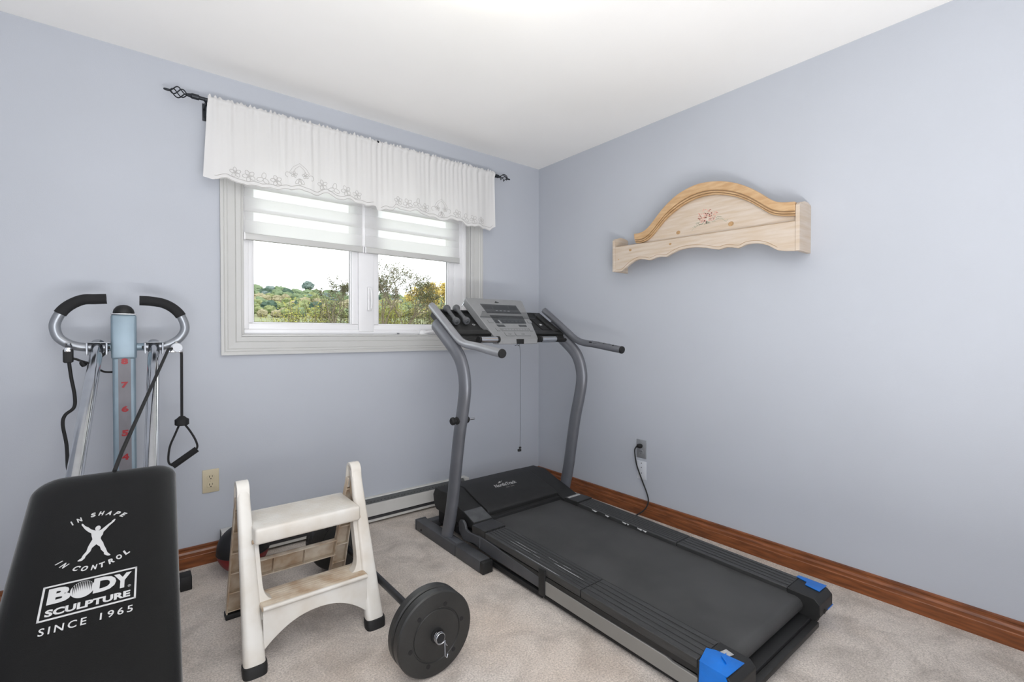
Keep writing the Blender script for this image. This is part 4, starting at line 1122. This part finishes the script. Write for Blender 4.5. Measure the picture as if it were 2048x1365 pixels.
# padded board
B0 = Vector((-2.399, -1.0, .713))
W_, T1, T0, TH = .325, .070, -.90, .052
def bp(u, t, n=0): return B0 + s * u + d * t + nn * n
mb = MB()
rc = .045
outl = []
for cx, ct, a0 in ((-rc, T1 - rc, 0), (-W_ + rc * 1.4, T1 - rc * 1.4, PI / 2), (-W_ + rc, T0 + rc, PI), (-rc, T0 + rc, 3 * PI / 2)):
    rr2 = rc * 1.4 if a0 == PI / 2 else rc
    for k in range(9):
        a = a0 + PI / 2 * k / 8
        outl.append((cx + rr2 * math.cos(a), ct + rr2 * math.sin(a)))
cx_, ct_ = -W_ / 2, (T0 + T1) / 2
layers = []
NL = [(0.030, -TH), (.006, -TH + .006), (0, -TH + .014), (0, -.032), (.0025, -.0235), (.007, -.0165), (.014, -.0105), (.024, -.0058), (.036, -.0026), (.050, -.0008), (.066, 0.0)]
bmv = mb.bm
for ins, n_ in NL:
    ringv = []
    for (u, t) in outl:
        du, dt = u - cx_, t - ct_
        ku = (W_ / 2 - ins) / (W_ / 2); kt = ((T1 - T0) / 2 - ins) / ((T1 - T0) / 2)
        ringv.append(bmv.verts.new(bp(cx_ + du * ku, ct_ + dt * kt, n_)))
    layers.append(ringv)
K = len(outl)
for i in range(len(layers) - 1):
    for k in range(K):
        bmv.faces.new((layers[i][k], layers[i][(k + 1) % K], layers[i + 1][(k + 1) % K], layers[i + 1][k]))
bmv.faces.new(list(reversed(layers[0]))); bmv.faces.new(layers[-1])
pad = mb.build('padded_board', m_vinylpad, gy, ang=60)
mbp = MB(); F = frame_mat(B0, s, d, nn)
MB().box(-.30, -.025, T0 + .05, T1 - .05, -TH - .014, -TH + .004, .002).xform(F).build('board_backing', m_blackm, pad)
MB().box(-.30, -.03, -.60, -.15, -TH - .026, -TH - .012, .003).xform(F).build('slide_carriage', m_black, gy)
# print on the board
E0 = .0006
def btext(st_, u0, u1, t0, t1, off=.02, shear=0.0, mirror=False, nm='lettering', space=1.0, mat=None, n=E0):
    me_ = text_mesh(st_, off, shear, space)
    return MB().mesh(me_, frame_mat(bp(u0, t0, n), s * (u1 - u0), d * (t1 - t0), nn)).build(nm, mat or m_print, pad, recalc=False)
def bpoly(pts, nm, mat=None, n=E0):
    return MB().quad([bp(u, t, n) for u, t in pts]).build(nm, mat or m_print, pad, recalc=False)
body = [(-0.2029, -0.1504), (-0.2002, -0.1517), (-0.195, -0.161), (-0.188, -0.1678), (-0.1822, -0.1766), (-0.1747, -0.1824), (-0.1668, -0.185), (-0.1623, -0.1837), (-0.155, -0.175), (-0.1489, -0.1677), (-0.1432, -0.1624), (-0.1415, -0.1578), (-0.1363, -0.1527), (-0.1352, -0.1566), (-0.1378, -0.163), (-0.1422, -0.1687), (-0.1471, -0.1753), (-0.1518, -0.1842), (-0.1572, -0.1927), (-0.1579, -0.2015), (-0.1607, -0.2072), (-0.1613, -0.2137), (-0.1584, -0.2223), (-0.1554, -0.2288), (-0.1533, -0.2382), (-0.149, -0.2504), (-0.145, -0.2645), (-0.1385, -0.2741), (-0.1405, -0.2765), (-0.1449, -0.2753), (-0.1513, -0.2685), (-0.152, -0.262), (-0.1583, -0.2514), (-0.1607, -0.241), (-0.1686, -0.2308), (-0.176, -0.24), (-0.1782, -0.2508), (-0.1857, -0.2626), (-0.187, -0.2693), (-0.1924, -0.2755), (-0.199, -0.2747), (-0.1998, -0.2722), (-0.1932, -0.2661), (-0.1915, -0.2586), (-0.1857, -0.2482), (-0.1838, -0.2342), (-0.18, -0.2205), (-0.1772, -0.2117), (-0.1796, -0.2009), (-0.1811, -0.1904), (-0.1881, -0.1825), (-0.1954, -0.1711), (-0.2001, -0.1605), (-0.2024, -0.1563)]
mb = MB(); mb.quad([bp(u, t, E0) for u, t in body])
mb.quad([bp(-.1691 + .0055 * math.cos(a), -.1765 + .0088 * math.sin(a), E0 + .0002) for a in [2 * PI * i / 18 for i in range(18)]])
bmesh.ops.triangulate(mb.bm, faces=mb.bm.faces)
mb.build('athlete_emblem', m_print, pad, recalc=False)
def arc_text(chars, pos, nm, hgt=.0150, wid=.0118):
    mb = MB()
    for i, ch in enumerate(chars):
        u, t = pos[i]
        a_, b_ = pos[max(i - 1, 0)], pos[min(i + 1, len(pos) - 1)]
        th = math.atan2(b_[1] - a_[1], b_[0] - a_[0])
        me_ = text_mesh(ch, .045, .22)
        w = wid * (.42 if ch == 'I' else 1)
        ex = s * math.cos(th) + d * math.sin(th); ey = -s * math.sin(th) + d * math.cos(th)
        mb.mesh(me_, frame_mat(bp(u, t, E0) - ex * w / 2 - ey * hgt / 2, ex * w, ey * hgt, nn))
    return mb.build(nm, m_print, pad, recalc=False)
arc_text('INSHAPE', [(-0.2223, -0.143), (-0.2085, -0.1351), (-0.1823, -0.1251), (-0.1657, -0.1241), (-0.1499, -0.1278), (-0.1325, -0.1344), (-0.1196, -0.1433)], 'in_shape_lettering')
arc_text('INCONTROL', [(-0.233, -0.2669), (-0.2225, -0.2785), (-0.1994, -0.2950), (-0.1846, -0.3005), (-0.1672, -0.3027), (-0.152, -0.3005), (-0.1369, -0.2952), (-0.1216, -0.2873), (-0.1086, -0.2770)], 'in_control_lettering')
mb = MB(); bw = .0037
u0, u1, t0, t1 = -.2515, -.0848, -.4222, -.3303
for a, b, c_, e in ((u0, u1, t1 - bw * 1.2, t1), (u0, u1, t0, t0 + bw * 1.2), (u0, u0 + bw, t0, t1), (u1 - bw, u1, t0, t1)):
    mb.quad([bp(a, c_, E0), bp(b, c_, E0), bp(b, e, E0), bp(a, e, E0)])
mb.build('logo_frame', m_print, pad, recalc=False)
btext('B', -.2410, -.2022, -.3815, -.3395, .05)
btext('D', -.1638, -.1232, -.3800, -.3385, .05)
btext('Y', -.1280, -.0950, -.3835, -.3410, .05)
bpoly([(-.1830 + .0212 * math.cos(a), -.3605 + .0228 * math.sin(a)) for a in [2 * PI * i / 32 for i in range(32)]], 'globe', n=E0 + .0003)
mb = MB()
for k in range(11):
    u = -.1995 + k * .0032; top_ = -.3605 + .0228 * math.sqrt(max(0, 1 - ((u + .1830) / .0212) ** 2)) - .001
    mb.quad([bp(u, top_ - .026, E0 + .0005), bp(u + .0013, top_, E0 + .0005), bp(u - .0013, top_, E0 + .0005)])
mb.build('globe_stripes', m_vinylpad, pad, recalc=False)
btext('SCULPTURE', -.2405, -.0955, -.4125, -.3945, .045, space=1.02)
btext('®', -.1010, -.0950, -.3850, -.3785, 0)
btext('SINCE', -.2450, -.1690, -.4562, -.4378, .012, space=1.35)
btext('1965', -.1465, -.0893, -.4555, -.4375, .012, space=1.35)
# pulleys, cables and handle
mb = MB(); mb.box(-2.712, -2.683, -.285, -.245, 1.028, 1.082, .006); pl = mb.build('pulley', m_blackm, gy)
mb = MB(); mb.box(-2.708, -2.688, -.290, -.24, 1.070, 1.088, .003); mb.build('pulley_strap', m_chrome, pl)
mb = MB(); mb.tube([(-2.706, -.245, 1.090), (-2.704, -.258, 1.105), (-2.692, -.258, 1.105), (-2.690, -.245, 1.090)], .003, 8); mb.build('pulley_eye', m_steel, pl)
pr_ = MB().lathe([(0, -.010), (.018, -.010), (.021, -.006), (.0175, 0), (.021, .006), (.018, .010), (0, .010)], (-2.352, -.262, 1.080), (.3, -1, .15), 24).build('pulley', m_whitepl, gy)
mb = MB(); mb.box(-2.382, -2.330, -.272, -.250, 1.060, 1.072, .003); mb.tube([(-2.360, -.245, 1.092), (-2.356, -.262, 1.106), (-2.345, -.262, 1.098)], .003, 8); mb.build('pulley_strap', m_chrome, pr_)
cab = MB()
cab.tube([(-2.696, -.27, 1.04), (-2.690, -.262, .97), (-2.681, -.26, .9), (-2.683, -.262, .852), (-2.708, -.27, .825), (-2.714, -.28, .79), (-2.700, -.33, .72), (-2.69, -.42, .655), (-2.668, -.62, .655), (-2.66, -.88, .66)], .0058, 10, smoothn=6)
cab.tube([(-2.686, -.26, 1.045), (-2.671, -.26, 1.039), (-2.658, -.26, 1.032), (-2.635, -.275, 1.026), (-2.612, -.27, 1.036), (-2.597, -.26, 1.053), (-2.580, -.25, 1.075)], .0045, 8, smoothn=5)
cab.tube([(-2.658, -.255, 1.032), (-2.630, -.24, 1.012), (-2.608, -.21, .993), (-2.59, -.20, .983), (-2.56, -.19, .981)], .004, 8, smoothn=5)
cab.lathe([(0, -.012), (.009, -.01), (.011, 0), (.009, .01), (0, .012)], (-2.655, -.258, 1.022), (.5, 0, -1), 12)
cab.tube([(-2.368, -.268, 1.078), (-2.384, -.31, 1.076), (-2.530, -.90, .774), (-2.545, -.965, .735)], .0055, 10)
cab.tube([(-2.337, -.262, 1.080), (-2.335, -.262, 1.05), (-2.336, -.262, .782)], .0055, 10)
cb_ = cab.build('pull_cable', m_blackm, gy)
hd = MB().lathe([(0, .020), (.010, .018), (.018, .010), (.0265, .004), (.0265, -.018), (.021, -.022), (0, -.022)], (-2.336, -.262, .762), (0, 0, 1), 20).build('cable_stopper', m_blackm, gy)
hm = MB()
hm.tube([(-2.345, -.262, .745), (-2.362, -.262, .700), (-2.380, -.262, .650), (-2.385, -.262, .590), (-2.372, -.262, .570), (-2.36, -.262, .572)], .0042, 8, smoothn=5)
hm.tube([(-2.327, -.262, .745), (-2.307, -.262, .712), (-2.289, -.262, .674), (-2.280, -.262, .642), (-2.285, -.262, .624)], .0042, 8, smoothn=5)
hm.build('handle_strap', m_blackm, hd)
MB().tube([(-2.282, -.262, .627), (-2.370, -.262, .566)], .0135, 16).build('hand_grip', m_foam, hd)

# ---------------------------------------------------------------- outside
m_grass = leaf_mat('hill_grass', (112, 124, 84), (128, 126, 92), .02)
def hill_z(x, y):
    if y < 60: return -3.0 + max(0, (y - 25)) * .02
    t = (y - 60) / 370
    return -2.3 + 36.5 * min(t, 1.02) ** 1.55 + 1.2 * noise.noise(Vector((x * .012, y * .012, 3)))
mb = MB(); gx = 50; gyn = 36; vv = {}
for j in range(gyn + 1):
    for i in range(gx + 1):
        y = 2 + (j / gyn) ** 1.4 * 470; x = -120 + i * (640 / gx)
        vv[i, j] = mb.bm.verts.new((x, y, hill_z(x, y)))
for j in range(gyn):
    for i in range(gx):
        mb.bm.faces.new((vv[i, j], vv[i + 1, j], vv[i + 1, j + 1], vv[i, j + 1]))
g = mb.build('hillside', m_grass, None, ang=180); g['kind'] = 'structure'

FM = [leaf_mat('foliage_green', (96, 112, 84), (114, 128, 94), .5), leaf_mat('foliage_pale', (112, 124, 80), (130, 134, 92), .5),
      leaf_mat('foliage_blue', (94, 110, 106), (110, 122, 116), .5), leaf_mat('foliage_autumn', (134, 128, 98), (146, 138, 110), .5), leaf_mat('foliage_dark', (56, 76, 64), (70, 88, 72), .5)]  # far foliage lightened and desaturated, haze put into the colours
def crown_mesh(seed, conifer=False):
    bm = bmesh.new(); bmesh.ops.create_icosphere(bm, subdivisions=3, radius=1.0)
    for v in bm.verts:
        n_ = v.co.normalized()
        k = 1 + .34 * noise.noise(n_ * 2.1 + Vector((seed * 5.1, 0, 0))) + .30 * noise.noise(n_ * 6 + Vector((0, seed * 3.3, 0)))
        v.co = n_ * k
        if conifer:
            h = (v.co.z + 1) / 2; f = max(.05, 1 - h) * 1.2; v.co.x *= f; v.co.y *= f; v.co.z *= 1.5
    me = bpy.data.meshes.new('crown'); bm.to_mesh(me); bm.free()
    return me
CM = [[None] * 5 for _ in range(6)]
for a in range(6):
    base = crown_mesh(a + 1, a == 5)
    for b in range(5):
        m2 = base.copy(); m2.materials.append(FM[b]); CM[a][b] = m2
tb = bmesh.new(); bmesh.ops.create_cone(tb, cap_ends=True, segments=8, radius1=.18, radius2=.1, depth=1.0)
trunk_me = bpy.data.meshes.new('trunk'); tb.to_mesh(trunk_me); tb.free(); trunk_me.materials.append(m_bark)
rt = random.Random(21)
GL = {0: ('leafy green tree on the far hillside', 'green trees on the far hillside'), 1: ('pale yellow-green tree on the far hillside', 'pale trees on the far hillside'),
      2: ('blue-green tree on the far hillside', 'blue-green trees on the far hillside'), 3: ('tan autumn tree on the far hillside', 'autumn trees on the far hillside'), 4: ('dark green tree on the far hillside', 'dark trees on the far hillside')}
def far_tree(x, y, r, kind, shape, label=None, sq=.8, zoff=0):
    z = hill_z(x, y)
    lb, gp = GL[kind]
    t = thing('hillside_tree', (x, y, z), label or lb, 'tree', None if label else gp)
    c = bpy.data.objects.new('crown', CM[shape][kind]); COL.objects.link(c); c.parent = t
    c.location = (0, 0, r * sq * .95 + zoff); c.scale = (r, r, r * sq); c.rotation_euler = (0, 0, rt.uniform(0, 6))
    k = bpy.data.objects.new('trunk', trunk_me); COL.objects.link(k); k.parent = t
    h = r * sq * .5 + zoff; k.location = (0, 0, h / 2); k.scale = (r * .5, r * .5, h)
for y, n_, ra, rb2, kinds in ((424, 33, 4.2, 5.8, (0, 0, 2, 0)), (400, 33, 3.8, 5.2, (0, 0, 2, 4)), (378, 33, 3.4, 4.8, (0, 2, 1, 0, 2)), (356, 33, 3.2, 4.4, (1, 0, 3, 1, 2)), (334, 33, 2.9, 4.1, (1, 3, 1, 0)), (312, 33, 2.6, 3.8, (1, 3, 1, 0)), (290, 32, 2.4, 3.5, (1, 1, 0, 3)), (268, 32, 2.3, 3.2, (1, 3, 0, 1)), (247, 31, 2.2, 3.0, (1, 1, 3, 0))):
    for i in range(n_):
        x = -2.5 + (y + 2.8) * lerp(.13, .70, (i + rt.uniform(-.3, .3)) / (n_ - 1))
        far_tree(x, y + rt.uniform(-6, 6), rt.uniform(ra, rb2), rt.choice(kinds), rt.randrange(5))
def woodland(x0f, x1f, n, seed):
    r5 = random.Random(seed); bm = bmesh.new()
    for i in range(n):
        y = r5.uniform(245, 430); x = -2.5 + (y + 2.8) * r5.uniform(x0f, x1f); r = lerp(2.6, 5.2, (y - 245) / 185) * r5.uniform(.8, 1.15)
        res = bmesh.ops.create_icosphere(bm, subdivisions=2, radius=1.0)
        for v in res['verts']:
            k = 1 + .4 * noise.noise(v.co * 2.2 + Vector((i * 3.7, 0, 0)))
            v.co = Vector((x, y, hill_z(x, y) + r * .75)) + Vector((v.co.x * r, v.co.y * r, v.co.z * r * .8)) * k
    mb = MB(); mb.bm.free(); mb.bm = bm
    o = mb.build('far_woodland', FM[0] if seed % 2 else FM[1], None, ang=180, recalc=False, kind='stuff')
    return o
tag(woodland(-.42, .12, 330, 1), 'dense green woodland on the hillside left of the window view', 'woodland')
tag(woodland(.72, 1.2, 260, 2), 'dense pale woodland on the hillside right of the window view', 'woodland')
far_tree(117, 432, 4.6, 2, 0, 'round blue-green tree rising above the hilltop skyline', .85, 6.5)
far_tree(70, 285, 4.0, 4, 5, 'small dark pointed conifer low on the hillside')
far_tree(55, 281, 4.2, 4, 2, 'small dark round tree at the lower left of the hillside')
far_tree(76, 268, 3.6, 4, 3, 'small dark round tree low in the left window pane', .8, 1.5)

# nearer trees: real branches with leaf clusters
def leaf_quad(bm, c, L_, rnd_):
    a = Vector((rnd_.gauss(0, 1), rnd_.gauss(0, 1), rnd_.gauss(0, 1))).normalized(); b = a.orthogonal().normalized()
    w = L_ * .55
    bm.faces.new([bm.verts.new(c + v_) for v_ in (Vector((0, 0, 0)), a * L_ * .5 + b * w * .5, a * L_, a * L_ * .5 - b * w * .5)])
def branchy(name, base, ztrunk, L0, label, lm, spread=.4, stems=3, seed=1, depth=5, leafn=4, leafs=.05, trunk_r=.03, dens=1.0, lean=(0, 0)):
    rnd_ = random.Random(seed)
    t = thing(name, base, label, 'tree')
    wood = MB(); lv_ = bmesh.new(); base = Vector(base)
    def leaf(p):
        for _ in range(leafn):
            leaf_quad(lv_, p + Vector((rnd_.gauss(0, .035), rnd_.gauss(0, .035), rnd_.gauss(0, .035))), leafs * rnd_.uniform(.6, 1.3), rnd_)
    def grow(p, dr, L_, r, dep):
        q = p; pts = [p]
        for k in range(3):
            dr = (dr + Vector((rnd_.gauss(0, .12), rnd_.gauss(0, .12), rnd_.gauss(0, .05)))).normalized()
            q = q + dr * L_ / 3; pts.append(q)
            if dep <= depth - 2 and rnd_.random() < .5 * dens: leaf(q)
        wood.tube(pts, [r, r * .88, r * .76, r * .66], 5, caps=False)
        if dep == 0:
            leaf(q); return
        for k in range(3 if rnd_.random() < .4 else 2):
            o_ = dr.orthogonal().normalized(); o_.rotate(Matrix.Rotation(rnd_.uniform(0, 2 * PI), 3, dr))
            grow(q, (dr + o_ * spread * rnd_.uniform(.5, 1.3) + Vector((0, 0, .12))).normalized(), L_ * rnd_.uniform(.62, .86), max(r * .66, .003), dep - 1)
    top = Vector((base.x + lean[0], base.y + lean[1], ztrunk))
    wood.tube([base, base.lerp(top, .5) + Vector((.05, 0, 0)), top], [trunk_r * 1.6, trunk_r * 1.2, trunk_r], 8, caps=False)
    for k in range(stems):
        a = 2 * PI * k / stems + seed
        grow(top, Vector((math.cos(a) * spread, math.sin(a) * spread * .6, 1)).normalized(), L0 * rnd_.uniform(.85, 1.15), trunk_r * .6, depth)
    wood.build('branches', m_bark, t, ang=60)
    mb = MB(); mb.bm.free(); mb.bm = lv_
    mb.build('foliage', lm, t, recalc=False, kind='stuff')
    return t
L_yg = leaf_mat('leaf_yellow_green', (160, 156, 74), (122, 124, 66), 5)
L_ol = leaf_mat('leaf_olive', (92, 92, 58), (74, 76, 50), 5)
L_ye = leaf_mat('leaf_yellow', (214, 196, 112), (188, 162, 84), 5)
branchy('slender_tree', (2.15, 8.0, -3.0), 1.30, .52, 'slender sparse-leaved tree spreading up in the right window pane', L_ol, .42, 4, 4, 5, 1, .05, .024, .9, (.05, 0))
branchy('slender_tree', (1.20, 8.6, -3.0), 1.35, .36, 'small sparse-leaved tree at the right edge of the left window pane', L_ol, .40, 3, 12, 5, 2, .05, .022, .9)
branchy('autumn_tree', (3.95, 8.3, -3.0), 1.25, .44, 'bright yellow-leaved tree at the right edge of the window', L_ye, .45, 4, 8, 5, 5, .055, .032, 1.3)
branchy('bushy_tree', (3.05, 8.6, -3.0), 1.20, .40, 'olive twiggy tree between the slender and the yellow tree', L_ol, .45, 3, 17, 5, 3, .05, .028, 1.0)
def shrub(x, y, ztop, r, lab, lm, seed):
    rnd_ = random.Random(seed)
    t = thing('shrub', (x, y, -3.0), lab, 'shrub', 'twiggy shrubs below the window view')
    wood = MB(); lv_ = bmesh.new()
    for k in range(60):
        a = rnd_.uniform(0, 2 * PI); rr3 = r * rnd_.uniform(0, 1) ** .5
        tip = Vector((x + rr3 * math.cos(a), y + rr3 * math.sin(a) * .6, ztop - rnd_.uniform(0, 1) ** .8 * .5))
        b0 = Vector((x + rr3 * .25 * math.cos(a), y + rr3 * .2 * math.sin(a), -3.0))
        mid = b0.lerp(tip, .6) + Vector((rnd_.gauss(0, .12), 0, .1))
        wood.tube([b0, mid, tip], [.010, .006, .003], 4, caps=False)
        for j in range(46):
            f = rnd_.uniform(0, 1) ** .7
            leaf_quad(lv_, mid.lerp(tip, f * 1.02) + Vector((rnd_.gauss(0, .09), rnd_.gauss(0, .09), rnd_.gauss(0, .05))), .055 * rnd_.uniform(.6, 1.3), rnd_)
    wood.build('branches', m_bark, t)
    mb = MB(); mb.bm.free(); mb.bm = lv_
    mb.build('foliage', lm, t, recalc=False, kind='stuff')
for i, (x, y, zt, r) in enumerate(((.95, 9.5, 2.08, .6), (1.7, 9.6, 2.32, .7), (2.5, 9.4, 2.22, .75), (3.3, 9.6, 2.25, .75), (4.1, 9.4, 2.2, .75), (4.9, 9.6, 2.2, .8), (.3, 9.7, 1.75, .5))):
    shrub(x, y, zt, r, 'yellow-green twiggy shrub just outside the window', (L_yg, L_ol, L_yg)[i % 3], 30 + i)
